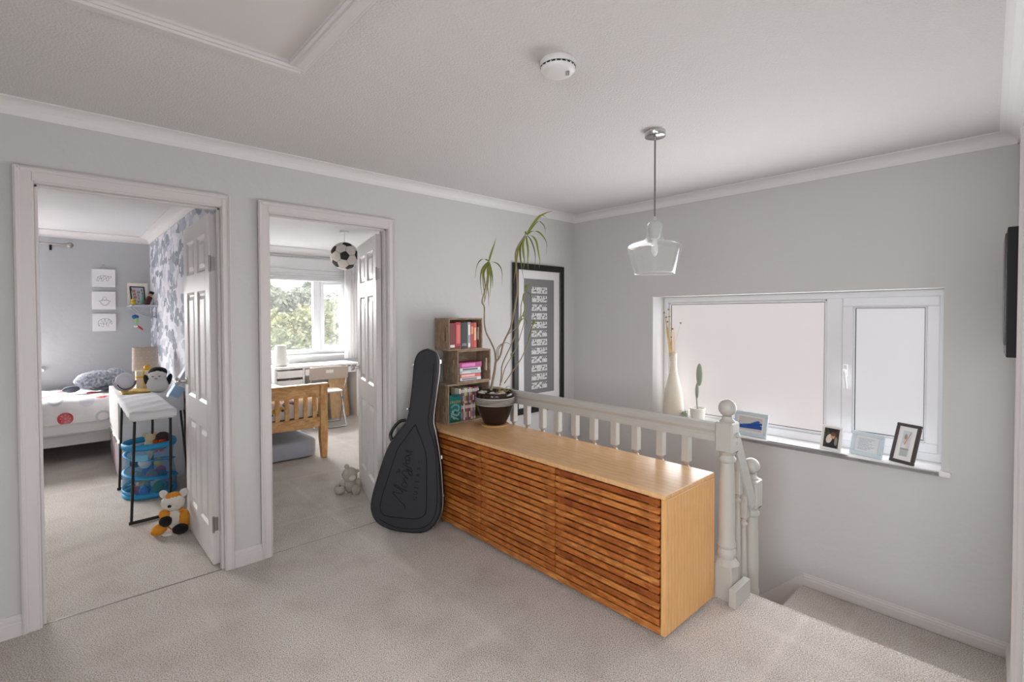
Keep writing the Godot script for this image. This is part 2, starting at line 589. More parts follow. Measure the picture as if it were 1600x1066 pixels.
func structure() -> void:
	var g := G.new()
	# floors: the carpet runs on through both bedrooms, with a strip at each threshold
	g.bx(-5.3, -1.085, -0.2, 0.0, -0.02, 4.3)
	g.bx(-1.085, 0.0, -0.2, 0.0, 3.02, 4.3)
	struct(g, "floor", M.carpet, "beige carpet of the landing", "floor")
	g = G.new()
	g.bx(-5.3, -2.78, -0.2, 0.0, -4.4, -0.028)
	struct(g, "floor_bedroom", M.carpet, "beige carpet of the bedroom with the grey wall", "floor")
	g = G.new()
	g.bx(-2.77, 0.3, -0.2, 0.0, -4.2, -0.028)
	struct(g, "floor_study", M.carpet, "beige carpet of the bedroom with the desk", "floor")
	var th := 0
	for d in [D1, D2]:
		g = G.new()
		g.bx(d[0] - 0.01, d[1] + 0.01, -0.02, 0.002, -0.030, -0.018, 0.002)
		th += 1
		struct(g, "trim_threshold_%d" % th, mat("threshold_taupe", rgb(150, 138, 126), 0.5), "thin metal carpet strip across the %s doorway" % ["grey bedroom's", "desk bedroom's"][th - 1], "trim")
	# ceilings
	g = G.new()
	g.bx(-5.3, -3.76, H, H + 0.1, 0.0, 4.3)
	g.bx(-3.76, -2.975, H, H + 0.1, 0.0, 1.14)
	g.bx(-3.76, -2.975, H, H + 0.1, 1.90, 4.3)
	g.bx(-2.975, 0.3, H, H + 0.1, 0.0, 4.3)
	struct(g, "ceiling", M.stippled_ceiling, "stippled white ceiling of the landing", "ceiling")
	g = G.new()
	g.bx(-5.3, -2.77, H, H + 0.1, -4.5, -0.05)
	struct(g, "ceiling_bedroom", M.white_paint, "smooth white ceiling of the grey-walled bedroom", "ceiling")
	g = G.new()
	g.bx(-2.77, 0.3, H, H + 0.1, -4.3, -0.05)
	struct(g, "ceiling_study", M.white_paint, "smooth white ceiling of the bedroom with the desk", "ceiling")
	# doorway wall, down past the landing in the stairwell
	g = G.new()
	g.bx(-5.3, D1[0] - 0.03, 0, H, -0.1, 0)
	g.bx(D1[0] - 0.03, D1[1] + 0.03, 2.03, H, -0.1, 0)
	g.bx(D1[1] + 0.03, D2[0] - 0.03, 0, H, -0.1, 0)
	g.bx(D2[0] - 0.03, D2[1] + 0.03, 2.03, H, -0.1, 0)
	g.bx(D2[1] + 0.03, 0.3, 0, H, -0.1, 0)
	g.bx(-1.15, 0.3, -2.9, 0, -0.1, 0)
	struct(g, "wall_left", M.wall_paint, "pale wall with two bedroom doorways", "wall")
	# window wall
	g = G.new()
	g.bx(0, 0.3, -2.9, H, 0, WZ0)
	g.bx(0, 0.3, -2.9, WY0 - 0.02, WZ0, WZ1)
	g.bx(0, 0.3, WY1, H, WZ0, WZ1)
	g.bx(0, 0.3, -2.9, H, WZ1, 3.2)
	struct(g, "wall_back", M.wall_paint, "pale wall around the frosted landing window", "wall")
	# near wall beside the stairs, then the recess in which the picture was taken
	g = G.new()
	g.prism(PackedVector2Array([Vector2(0.02, -wall_c(0.02)), Vector2(-2.1, -wall_c(-2.1)), Vector2(-2.1, -4.4), Vector2(0.02, -4.4)]), -2.9, H)
	for i in g.v.size():
		g.v[i] = Vector3(g.v[i].x, g.v[i].z, -g.v[i].y)
		g.n[i] = Vector3(g.n[i].x, g.n[i].z, -g.n[i].y)
	struct(g, "wall_right", M.wall_paint, "pale wall beside the top of the stairs", "wall")
	g = G.new()
	g.bx(-5.4, -4.5, 0, H, 4.3, 4.4)
	g.bx(-2.9, -2.1, 0, H, 4.3, 4.4)
	g.bx(-4.5, -2.9, 0, 0.7, 4.3, 4.4)
	g.bx(-4.5, -2.9, 2.0, H, 4.3, 4.4)
	struct(g, "wall_near", M.wall_paint, "pale wall behind the landing with a window", "wall")
	g = G.new()
	g.bx(-5.4, -5.3, 0, H, 0, 2.6)
	g.bx(-5.4, -5.3, 0, H, 4.0, 4.3)
	g.bx(-5.4, -5.3, 0, 0.75, 2.6, 4.0)
	g.bx(-5.4, -5.3, 2.0, H, 2.6, 4.0)
	struct(g, "wall_end", M.wall_paint, "pale end wall of the landing", "wall")
	# grey bedroom
	var bz := -4.3
	g = G.new()
	g.bx(-5.4, -5.08, 0, H, bz - 0.15, bz)
	g.bx(-5.08, -3.815, 0, 0.84, bz - 0.15, bz)
	g.bx(-5.08, -3.815, 2.02, H, bz - 0.15, bz)
	g.bx(-3.815, -2.77, 0, H, bz - 0.15, bz)
	struct(g, "wall_bedroom_back", M.grey_paint, "blue-grey painted wall behind the bed", "wall")
	g = G.new()
	g.bx(-5.4, -5.3, 0, H, bz, -0.1)
	struct(g, "wall_bedroom_side", M.grey_paint, "blue-grey side wall of the bedroom", "wall")
	g = G.new()
	g.bx(-2.81, -2.78, 0, H, bz, -0.1)
	struct(g, "wall_bedroom_papered", wallpaper(), "wall papered in grey and white camouflage blotches", "wall")
	# bedroom with the desk
	g = G.new()
	g.bx(-2.78, -2.745, 0, H, -4.3, -0.1)
	struct(g, "wall_study_side", M.white_paint, "white partition wall of the desk bedroom", "wall")
	g = G.new()
	var sz := -4.0
	g.bx(-2.78, -2.25, 0, H, sz - 0.2, sz)
	g.bx(-2.25, -0.45, 0, 0.86, sz - 0.2, sz)
	g.bx(-2.25, -0.45, 1.97, H, sz - 0.2, sz)
	g.bx(-0.45, 0.3, 0, H, sz - 0.2, sz)
	struct(g, "wall_study_back", M.white_paint, "white wall around the garden window", "wall")
	g = G.new()
	g.bx(0.0, 0.3, 0, H, sz, -0.1)
	struct(g, "wall_study_end", M.white_paint, "white outer side wall of the desk bedroom", "wall")

func wallpaper() -> StandardMaterial3D:
	var im := Image.create(768, 768, false, Image.FORMAT_RGB8)
	im.fill(rgb(232, 231, 237))
	var r := RandomNumberGenerator.new()
	r.seed = 77
	var tones := [rgb(158, 164, 176), rgb(182, 187, 198), rgb(146, 152, 164), rgb(206, 208, 218), rgb(172, 178, 188), rgb(214, 214, 222)]
	for i in 330:
		var c: Color = tones[r.randi() % tones.size()]
		var x := r.randf() * 768
		var y := r.randf() * 768
		for k in 4:
			disc(im, x + r.randf_range(-18, 18), y + r.randf_range(-28, 28), r.randf_range(9, 18), r.randf_range(14, 26), c, r.randf_range(-0.4, 0.4))
	for i in 130:
		disc(im, r.randf() * 768, r.randf() * 768, r.randf_range(6, 12), r.randf_range(10, 22), rgb(232, 231, 237), r.randf_range(-0.5, 0.5))
	var m := mat("camouflage_paper", Color.WHITE, 0.8)
	m.albedo_texture = ImageTexture.create_from_image(im)
	triplanar(m, 0.72)
	m.uv1_scale = Vector3(0.72, 0.72, 0.27)
	return m

# a cove along a straight line from a to b; n points into the room
func cove(g: G, a: Vector3, b: Vector3, n: Vector3, drop := 0.063, out := 0.075) -> void:
	var P := []
	var prof := [Vector2(0.0, 0.0), Vector2(0.008, 0.0), Vector2(0.008, 0.006)]
	for k in 7:
		var f := k / 6.0
		var an := f * PI / 2
		prof.append(Vector2(0.008 + (out - 0.014) * (1 - cos(an)), 0.006 + (drop - 0.012) * sin(an)))
	prof.append(Vector2(out, drop - 0.006))
	prof.append(Vector2(out, drop))
	for end in [a, b]:
		var row := []
		for p in prof:
			row.append(end + n * p.x + Vector3(0, H - drop + p.y, 0))
		P.append(row)
	for k in prof.size() - 1:
		g.q(P[0][k], P[1][k], P[1][k + 1], P[0][k + 1], n + Vector3.DOWN)

# skirting along a line from a to b, n into the room
func skirting(g: G, a: Vector3, b: Vector3, n: Vector3, h := 0.095, th := 0.016) -> void:
	var prof := [Vector2(th, 0.0), Vector2(th, h * 0.62), Vector2(th * 0.82, h * 0.66), Vector2(th * 0.82, h * 0.80), Vector2(th * 0.5, h * 0.86), Vector2(th * 0.45, h * 0.97), Vector2(0.0, h)]
	for k in prof.size() - 1:
		var p: Vector2 = prof[k]
		var w: Vector2 = prof[k + 1]
		g.q(a + n * p.x + Vector3(0, p.y, 0), b + n * p.x + Vector3(0, p.y, 0), b + n * w.x + Vector3(0, w.y, 0), a + n * w.x + Vector3(0, w.y, 0), n + Vector3.UP * 0.2)
	for e in [a, b]:
		g.q(e, e + n * th, e + n * th + Vector3(0, h * 0.8, 0), e + Vector3(0, h, 0), (a - b if e == a else b - a))

func joinery() -> void:
	var X := Vector3.RIGHT
	var Z := Vector3.BACK
	var g := G.new()
	cove(g, Vector3(-5.3, 0, 0), Vector3(0, 0, 0), Z)
	struct(g, "trim_cove_left", M.satin_white, "plaster cove above the bedroom doorways", "coving")
	g = G.new()
	cove(g, Vector3(0, 0, 0), Vector3(0, 0, wall_c(0)), -X)
	struct(g, "trim_cove_back", M.satin_white, "plaster cove above the frosted window wall", "coving")
	g = G.new()
	cove(g, Vector3(0, 0, wall_c(0)), Vector3(-2.1, 0, wall_c(-2.1)), -Z)
	struct(g, "trim_cove_right", M.satin_white, "plaster cove above the wall beside the stairs", "coving")
	g = G.new()
	cove(g, Vector3(-5.3, 0, -4.3), Vector3(-2.81, 0, -4.3), Z, 0.07, 0.1)
	cove(g, Vector3(-2.81, 0, -4.3), Vector3(-2.81, 0, -0.1), -X, 0.07, 0.1)
	struct(g, "trim_cove_bedroom", M.satin_white, "plaster cove of the grey bedroom", "coving")
	g = G.new()
	cove(g, Vector3(-2.745, 0, -4.0), Vector3(0, 0, -4.0), Z, 0.07, 0.1)
	struct(g, "trim_cove_study", M.satin_white, "plaster cove above the garden window", "coving")
	# skirtings
	g = G.new()
	skirting(g, Vector3(-5.3, 0, 0), Vector3(D1[0] - 0.066, 0, 0), Z)
	skirting(g, Vector3(D1[1] + 0.044, 0, 0), Vector3(D2[0] - 0.06, 0, 0), Z)
	skirting(g, Vector3(D2[1] + 0.054, 0, 0), Vector3(-1.16, 0, 0), Z)
	struct(g, "baseboard_left", M.gloss_white, "white skirting board of the doorway wall", "skirting")
	g = G.new()
	skirting(g, Vector3(0, -0.39, 1.9855), Vector3(0, -0.39, wall_c(0)), -X, 0.078)
	# the raking part that goes down with the lower flight
	var a := Vector3(0, -0.312, 1.985)
	var b := Vector3(0, -0.312 - 1.75, 1.985 - 1.82)
	g.q(a + Vector3(-0.016, 0, 0), b + Vector3(-0.016, 0, 0), b + Vector3(-0.016, -0.3, 0), a + Vector3(-0.016, -0.3, 0), -X)
	g.q(a, b, b + Vector3(-0.016, 0, 0), a + Vector3(-0.016, 0, 0), Vector3.UP)
	g.q(a, a + Vector3(-0.016, 0, 0), a + Vector3(-0.016, -0.3, 0), a + Vector3(0, -0.3, 0), Z)
	struct(g, "baseboard_back", M.gloss_white, "white skirting under the frosted window, turning down the stairs", "skirting")
	g = G.new()
	skirting(g, Vector3(-0.87, -0.39, wall_c(-0.87)), Vector3(0, -0.39, wall_c(0)), -Z, 0.078)
	skirting(g, Vector3(-2.1, 0, wall_c(-2.1)), Vector3(-1.09, 0, wall_c(-1.09)), -Z)
	struct(g, "baseboard_right", M.gloss_white, "white skirting of the wall beside the stairs", "skirting")
	g = G.new()
	skirting(g, Vector3(-5.3, 0, -4.3), Vector3(-2.81, 0, -4.3), Z)
	skirting(g, Vector3(-2.81, 0, -4.3), Vector3(-2.81, 0, -0.1), -X)
	struct(g, "baseboard_bedroom", M.gloss_white, "white skirting of the grey bedroom", "skirting")
	g = G.new()
	skirting(g, Vector3(-2.745, 0, -4.0), Vector3(0, 0, -4.0), Z)
	struct(g, "baseboard_study", M.gloss_white, "white skirting under the garden window", "skirting")
	# door linings and moulded casings
	var cn := 0
	for d in [[D1[0], D1[1], 0.066, 0.045], [D2[0], D2[1], 0.061, 0.053]]:
		cn += 1
		g = G.new()
		var l: float = d[0]
		var r: float = d[1]
		var t := 2.0
		# lining and stop
		g.bx(l - 0.03, l, 0, t + 0.03, -0.1, 0.0)
		g.bx(r, r + 0.03, 0, t + 0.03, -0.1, 0.0)
		g.bx(l, r, t, t + 0.03, -0.1, 0.0)
		g.bx(l, l + 0.012, 0, t, -0.055, -0.02, 0.002)
		g.bx(r - 0.012, r, 0, t, -0.055, -0.02, 0.002)
		g.bx(l, r, t - 0.012, t, -0.055, -0.02, 0.002)
		# casing in three steps, both faces of the wall
		for s in [[0.0, 1.0], [-0.1, -1.0]]:
			for st in [[0.0, 1.0, 0.012], [0.10, 0.94, 0.017], [0.66, 1.0, 0.022], [0.80, 0.93, 0.026]]:
				var z0: float = s[0]
				var z1: float = s[0] + s[1] * st[2]
				var wl: float = d[2]
				var wr: float = d[3]
				g.bx(l - wl * st[1], l - wl * st[0], 0, t + 0.07 * st[1], z0, z1, 0.003)
				g.bx(r + wr * st[0], r + wr * st[1], 0, t + 0.07 * st[1], z0, z1, 0.003)
				g.bx(l - wl * st[0], r + wr * st[0], t + 0.07 * st[0], t + 0.07 * st[1], z0, z1, 0.003)
		struct(g, "trim_casing_%d" % cn, M.gloss_white, ["white moulded casing around the grey bedroom's doorway", "white moulded casing around the desk bedroom's doorway"][cn - 1], "door casing")
	# casing on the wall at the head of the stairs
	g = G.new()
	g.bx(-1.13, -1.02, 0.0, 2.07, 2.987, 3.03, 0.004)
	g.bx(-1.16, -1.05, 0.0, 2.07, 2.998, 3.03, 0.004)
	struct(g, "trim_casing_stairs", M.gloss_white, "white casing upright on the wall at the stair head", "door casing")
	panel_door("door_1", "white six-panel door standing open into the grey bedroom", Vector3(D1[1] - 0.040, 0, -0.085), 0.725, deg_to_rad(89.6))
	panel_door("door_2", "white six-panel door standing open into the desk bedroom", Vector3(D2[1] - 0.042, 0, -0.085), 0.752, deg_to_rad(106.0))

# six-panel door hinged at its local origin; closed it would reach towards -x; open by turn
func panel_door(called: String, label: String, at: Vector3, w: float, turn: float) -> void:
	var o := Node3D.new()
	o.name = called
	add_child(o)
	o.position = at
	o.rotation.y = -turn
	tag(o, label, "door", "", "structure")
	var h := 1.975
	var t := 0.038
	var y0 := 0.012
	# local: x from 0 (hinge) to -w, y up, thickness z -t..0
	var st := 0.105
	var mid := 0.09
	var rails := [[y0, 0.20], [0.755, 0.90], [1.555, 1.665], [1.875, h]]
	var g := G.new()
	g.bx(-st, 0, y0, h, -t, 0, 0.002)
	g.bx(-w, -w + st, y0, h, -t, 0, 0.002)
	for r in rails:
		g.bx(-w + st, -st, r[0], r[1], -t, 0)
	g.bx(-w / 2 - mid / 2, -w / 2 + mid / 2, y0, h, -t + 0.0005, -0.0005)
	part(g, "door_frame", M.gloss_white, o)
	for k in 3:
		for s in 2:
			var x0: float = (-w + st) if s == 0 else (-w / 2 + mid / 2)
			var x1: float = (-w / 2 - mid / 2) if s == 0 else -st
			var ya: float = rails[k][1]
			var yb: float = rails[k + 1][0]
			g = G.new()
			for f in [[0.0, -1.0], [-t, 1.0]]:
				var z0: float = f[0]
				var dz: float = f[1]
				var A := [Vector3(x0, ya, z0), Vector3(x1, ya, z0), Vector3(x1, yb, z0), Vector3(x0, yb, z0)]
				var ins := func(e: float, dd: float) -> Array: return [Vector3(x0 + e, ya + e, z0 + dz * dd), Vector3(x1 - e, ya + e, z0 + dz * dd), Vector3(x1 - e, yb - e, z0 + dz * dd), Vector3(x0 + e, yb - e, z0 + dz * dd)]
				var steps := [A, ins.call(0.014, 0.010), ins.call(0.026, 0.010), ins.call(0.050, 0.003)]
				for q in 3:
					for j in 4:
						var c: int = (j + 1) % 4
						g.q(steps[q][j], steps[q][c], steps[q + 1][c], steps[q + 1][j], Vector3(0, 0, -dz))
				g.q(steps[3][0], steps[3][1], steps[3][2], steps[3][3], Vector3(0, 0, -dz))
			part(g, "panel", M.gloss_white, o)
	for side in [1.0, -1.0]:
		var zf := 0.0 if side > 0 else -t
		g = G.new()
		g.T = Transform3D(Basis(Vector3.RIGHT, Vector3(0, 0, side), Vector3(0, -side, 0)), Vector3(-w + 0.06, 0.985, zf))
		g.lathe([Vector2(0.0, 0.0), Vector2(0.026, 0.0), Vector2(0.026, 0.006), Vector2(0.012, 0.009), Vector2(0.010, 0.038), Vector2(0.022, 0.044), Vector2(0.026, 0.056), Vector2(0.020, 0.066), Vector2(0.0, 0.069)], 20, 50)
		tag(part(g, "handle", M.chrome, o), "round chrome knob")
	for hy in [0.24, 1.70]:
		g = G.new()
		g.tube([Vector3(0.004, hy - 0.045, -0.002), Vector3(0.004, hy + 0.045, -0.002)], 0.006, 10)
		g.bx(0.0, 0.0025, hy - 0.038, hy + 0.038, -0.026, -0.006)
		tag(part(g, "hinge", M.brushed_steel, o), "steel butt hinge")

func windows() -> void:
	# frosted landing window: fixed light and casement
	var o := Node3D.new()
	o.name = "window_1"
	add_child(o)
	tag(o, "white plastic landing window with frosted panes", "window", "", "structure")
	var X0 := 0.178
	var zm0 := on_x(1291, 560, X0).z
	var zm1 := on_x(1313, 560, X0).z
	var yt := WY1
	var g := G.new()
	g.bx(X0, X0 + 0.07, WY0, WY0 + 0.055, WZ0, WZ1, 0.004)
	g.bx(X0, X0 + 0.07, yt - 0.045, yt, WZ0, WZ1, 0.004)
	g.bx(X0, X0 + 0.07, WY0 + 0.05, yt - 0.04, WZ0, WZ0 + 0.035, 0.004)
	g.bx(X0, X0 + 0.07, WY0 + 0.05, yt - 0.04, WZ1 - 0.04, WZ1, 0.004)
	g.bx(X0, X0 + 0.07, WY0 + 0.05, yt - 0.04, zm0, zm1 + 0.01, 0.004)
	part(g, "window_frame", M.plastic_white, o)
	# glazing bead of the fixed light
	var za := WZ0 + 0.035
	var ya := WY0 + 0.055
	var yb := yt - 0.045
	g = G.new()
	var bead := func(gg: G, z0: float, z1: float, y0: float, y1: float, x0: float, w: float) -> void:
		gg.bx(x0, x0 + 0.02, y0, y0 + w, z0, z1, 0.005)
		gg.bx(x0, x0 + 0.02, y1 - w, y1, z0, z1, 0.005)
		gg.bx(x0, x0 + 0.02, y0, y1, z0, z0 + w, 0.005)
		gg.bx(x0, x0 + 0.02, y0, y1, z1 - w, z1, 0.005)
	bead.call(g, za, zm0, ya, yb, X0 + 0.02, 0.018)
	part(g, "glazing_bead", M.plastic_white, o)
	g = G.new()
	bead.call(g, za + 0.017, zm0 - 0.017, ya + 0.017, yb - 0.017, X0 + 0.026, 0.004)
	part(g, "rubber_seal", M.black_matt, o)
	g = G.new()
	g.bx(X0 + 0.03, X0 + 0.05, ya, yb, za, zm0)
	tag(part(g, "window_pane", M.frosted_pane, o), "large frosted pane")
	# casement
	var zc0 := zm1 + 0.012
	var zc1 := WZ1 - 0.034
	var sash := part(G_box_frame(zc0, zc1, ya - 0.005, yb + 0.005, X0 - 0.012, X0 + 0.05, 0.058), "casement", M.plastic_white, o)
	g = G.new()
	bead.call(g, zc0 + 0.056, zc1 - 0.056, ya + 0.051, yb - 0.051, X0 + 0.0, 0.012)
	part(g, "glazing_bead", M.plastic_white, sash)
	g = G.new()
	bead.call(g, zc0 + 0.067, zc1 - 0.067, ya + 0.062, yb - 0.062, X0 + 0.008, 0.004)
	part(g, "rubber_seal", M.black_matt, sash)
	g = G.new()
	g.bx(X0 + 0.015, X0 + 0.035, ya + 0.04, yb - 0.04, zc0 + 0.04, zc1 - 0.04)
	tag(part(g, "window_pane", M.frosted_casement_pane, sash), "smaller frosted pane")
	g = G.new()
	var hz := zc0 + 0.022
	g.bx(X0 - 0.026, X0 - 0.012, 1.005, 1.085, hz - 0.014, hz + 0.014, 0.005)
	g.tube(curve([Vector3(X0 - 0.025, 1.045, hz), Vector3(X0 - 0.05, 1.04, hz), Vector3(X0 - 0.056, 1.0, hz + 0.006), Vector3(X0 - 0.052, 0.93, hz + 0.012)]), 0.009, 10)
	tag(part(g, "handle", M.white_plastic, sash), "white lever handle")
	# sill board
	g = G.new()
	g.bx(-0.035, X0 + 0.01, WY0 - 0.028, WY0, WZ0, WZ1, 0.006)
	g.bx(-0.035, 0.0, WY0 - 0.028, WY0, WZ0 - 0.05, WZ1 + 0.045, 0.006)
	part(g, "window_sill", M.satin_white, o)
	# garden window of the desk bedroom
	o = Node3D.new()
	o.name = "window_2"
	add_child(o)
	tag(o, "white framed garden window above the desk", "window", "", "structure")
	var zf := -4.09
	var xm0 := on_z(492, 500, zf + 0.06).x
	var xm1 := on_z(504, 500, zf + 0.06).x
	g = G.new()
	g.bx(-2.25, -0.45, 0.86, 0.93, zf, zf + 0.06, 0.004)
	g.bx(-2.25, -0.45, 1.90, 1.97, zf, zf + 0.06, 0.004)
	g.bx(-2.25, -2.19, 0.93, 1.90, zf, zf + 0.06, 0.004)
	g.bx(-0.51, -0.45, 0.93, 1.90, zf, zf + 0.06, 0.004)
	g.bx(xm0 - 0.02, xm1 - 0.03, 0.92, 1.91, zf, zf + 0.06, 0.004)
	part(g, "window_frame", M.plastic_white, o)
	var sg := G.new()
	sg.T = Transform3D(Basis(Vector3(0, 0, 1), Vector3.UP, Vector3(-1, 0, 0)), Vector3(0, 0, zf + 0.03))
	sash = part(G_frame_xy(xm1 - 0.03, -0.505, 0.925, 1.905, zf + 0.01, zf + 0.075, 0.05), "casement", M.plastic_white, o)
	g = G.new()
	g.bx(-2.20, xm0 - 0.015, 0.92, 1.91, zf + 0.02, zf + 0.026)
	part(g, "window_pane", M.glass, o)
	g = G.new()
	g.bx(xm1 + 0.01, -0.55, 0.97, 1.86, zf + 0.03, zf + 0.036)
	part(g, "window_pane", M.glass, sash)
	g = G.new()
	g.bx(-2.3, -0.40, 0.835, 0.86, -4.1, -3.93, 0.006)
	part(g, "window_sill", M.satin_white, o)
	# bedroom window
	o = Node3D.new()
	o.name = "window_3"
	add_child(o)
	tag(o, "white framed window beside the bed", "window", "", "structure")
	part(G_frame_xy(-5.08, -3.815, 0.84, 2.02, -4.40, -4.32, 0.06), "window_frame", M.plastic_white, o)
	g = G.new()
	g.bx(-5.04, -3.86, 0.88, 1.98, -4.37, -4.364)
	part(g, "window_pane", M.glass, o)
	g = G.new()
	g.bx(-5.13, -3.75, 0.812, 0.84, -4.40, -4.22, 0.006)
	part(g, "window_sill", M.satin_white, o)
	g = G.new()
	g.bx(-5.03, -3.852, 1.66, 1.985, -4.345, -4.338)
	tag(part(g, "roller_blind", M.grey_paint, o), "grey blind rolled partly down")
	# window of the recess
	o = Node3D.new()
	o.name = "window_4"
	add_child(o)
	tag(o, "white framed window behind the landing recess", "window", "", "structure")
	part(G_frame_xy(-4.5, -2.9, 0.7, 2.0, 4.31, 4.38, 0.06), "window_frame", M.plastic_white, o)
	g = G.new()
	g.bx(-4.46, -2.94, 0.74, 1.96, 4.345, 4.351)
	part(g, "window_pane", M.glass, o)
	# window at the landing's end
	o = Node3D.new()
	o.name = "window_5"
	add_child(o)
	tag(o, "white framed window in the landing's end wall", "window", "", "structure")
	part(G_box_frame(2.6, 4.0, 0.75, 2.0, -5.38, -5.31, 0.06), "window_frame", M.plastic_white, o)
	g = G.new()
	g.bx(-5.351, -5.345, 0.79, 1.96, 2.64, 3.96)
	part(g, "window_pane", M.glass, o)

func G_box_frame(z0: float, z1: float, y0: float, y1: float, x0: float, x1: float, w: float) -> G:
	var g := G.new()
	g.bx(x0, x1, y0, y0 + w, z0, z1, 0.005)
	g.bx(x0, x1, y1 - w, y1, z0, z1, 0.005)
	g.bx(x0 + 0.0005, x1, y0 + w, y1 - w, z0, z0 + w, 0.004)
	g.bx(x0 + 0.0005, x1, y0 + w, y1 - w, z1 - w, z1, 0.004)
	return g
func G_frame_xy(x0: float, x1: float, y0: float, y1: float, z0: float, z1: float, w: float) -> G:
	var g := G.new()
	g.bx(x0, x1, y0, y0 + w, z0, z1, 0.004)
	g.bx(x0, x1, y1 - w, y1, z0, z1, 0.004)
	g.bx(x0, x0 + w, y0 + w, y1 - w, z0, z1 - 0.0005, 0.004)
	g.bx(x1 - w, x1, y0 + w, y1 - w, z0, z1 - 0.0005, 0.004)
	return g

func stairs() -> void:
	var o := Node3D.new()
	o.name = "floor_stairs"
	add_child(o)
	tag(o, "carpeted steps turning down from the landing under the window", "stairs", "", "structure")
	var zn := 3.1
	var step := func(x0: float, x1: float, z0: float, z1: float, y: float) -> void:
		var g := G.new()
		g.bx(x0, x1, y - 0.22, y, z0, z1, 0.02)
		part(g, "step", M.carpet, o)
	step.call(-1.10, -0.85, 1.985, zn, -0.195)
	step.call(-0.88, 0.0, 1.965, zn, -0.39)
	for k in 7:
		step.call(-0.86, 0.0, 1.965 - 0.24 * (k + 1), 1.985 - 0.24 * k, -0.39 - 0.2 * (k + 1))
	var g := G.new()
	g.bx(-1.085, -1.070, -0.03, 0.003, 2.04, 3.02, 0.006)
	part(g, "nosing", M.carpet, o)
	g = G.new()
	g.bx(-1.15, -1.10, -2.9, -0.01, 0.0, 1.98)
	part(g, "stair_wall", M.wall_paint, o)
	g = G.new()
	g.bx(-0.93, -0.87, -2.2, -0.31, 0.0, 1.96)
	part(g, "stair_string", M.gloss_white, o)
	# balustrade
	var b := thing("balustrade", "grey-white painted balustrade with turned spindles and ball-topped newel posts", "balustrade", Vector3(-1.19, 0, 0))
	# handrail, moulded
	g = G.new()
	var prof := PackedVector2Array([Vector2(-0.030, 0.775), Vector2(0.030, 0.775), Vector2(0.030, 0.80), Vector2(0.024, 0.815), Vector2(0.034, 0.832), Vector2(0.034, 0.848), Vector2(0.022, 0.862), Vector2(0.0, 0.867), Vector2(-0.022, 0.862), Vector2(-0.034, 0.848), Vector2(-0.034, 0.832), Vector2(-0.024, 0.815), Vector2(-0.030, 0.80)])
	g.prism(prof, 0.0, 1.95)
	part(g, "handrail", M.banister_paint, b)
	g = G.new()
	g.bx(-0.035, 0.035, 0.0, 0.045, 0.0, 1.95, 0.008)
	part(g, "base_rail", M.banister_paint, b)
	var spin := spindle_mesh(0.045, 0.778)
	for u in [781, 803, 824, 848, 872, 899, 928, 961, 994, 1033, 1073]:
		var m := put(spin, "spindle", M.banister_paint, b)
		m.position = Vector3(0, 0, on_x(u, 640, -1.19).z)
	for z in [0.135]:
		var m := put(spin, "spindle", M.banister_paint, b)
		m.position = Vector3(0, 0, z)
	# upper newel
	var n1 := newel(b, Vector3(0.0, 0.0, 1.99), 0.0)
	# plinth block beside it
	g = G.new()
	g.bx(-0.085, 0.09, 0.0, 0.088, 2.038, 2.072, 0.003)
	part(g, "plinth_block", M.banister_paint, b)
	# lower newel
	var top2 := at_d(1174, 728, 2.67)
	newel(b, Vector3(top2.x + 1.19, top2.y - 0.947, 1.985), top2.y - 0.947)
	# raking handrail and its spindles
	var A := Vector3(0.045, 0.80, 1.992)
	var B := Vector3(top2.x + 1.19 - 0.045, top2.y - 0.947 + 0.76, 1.99)
	var ax := (B - A).normalized()
	var side := Vector3(0, 0, 1)
	var up := side.cross(ax).normalized()
	if up.y < 0:
		up = -up
	g = G.new()
	g.T = Transform3D(Basis(up.cross(-ax), up, -ax), A)
	g.prism(PackedVector2Array([Vector2(-0.032, -0.045), Vector2(0.032, -0.045), Vector2(0.034, 0.02), Vector2(0.02, 0.045), Vector2(-0.02, 0.045), Vector2(-0.034, 0.02)]), -A.distance_to(B), 0.0)
	part(g, "handrail", M.banister_paint, b)
	for f in [0.35, 0.72]:
		var p := A.lerp(B, f)
		var base := -0.16 if f < 0.5 else -0.36
		var m := put(spindle_mesh(base, p.y - 0.03), "spindle", M.banister_paint, b)
		m.position = Vector3(p.x, 0, p.z)

func spindle_mesh(y0: float, y1: float) -> ArrayMesh:
	var g := G.new()
	var s := 0.041
	var L := y1 - y0
	var topb := 0.145
	var botb := 0.10
	g.bx(-s / 2, s / 2, y1 - topb, y1, -s / 2, s / 2, 0.003)
	g.bx(-s / 2, s / 2, y0, y0 + botb, -s / 2, s / 2, 0.003)
	var a := y0 + botb
	var b := y1 - topb
	var m := b - a
	g.lathe([Vector2(0.020, a), Vector2(0.014, a + 0.012), Vector2(0.019, a + 0.02), Vector2(0.019, a + 0.03), Vector2(0.012, a + 0.04), Vector2(0.017, a + m * 0.28), Vector2(0.0185, a + m * 0.45), Vector2(0.015, a + m * 0.70), Vector2(0.012, b - 0.06), Vector2(0.011, b - 0.045), Vector2(0.018, b - 0.036), Vector2(0.018, b - 0.026), Vector2(0.011, b - 0.018), Vector2(0.014, b - 0.008), Vector2(0.020, b)], 14, 45)
	return g.mesh()

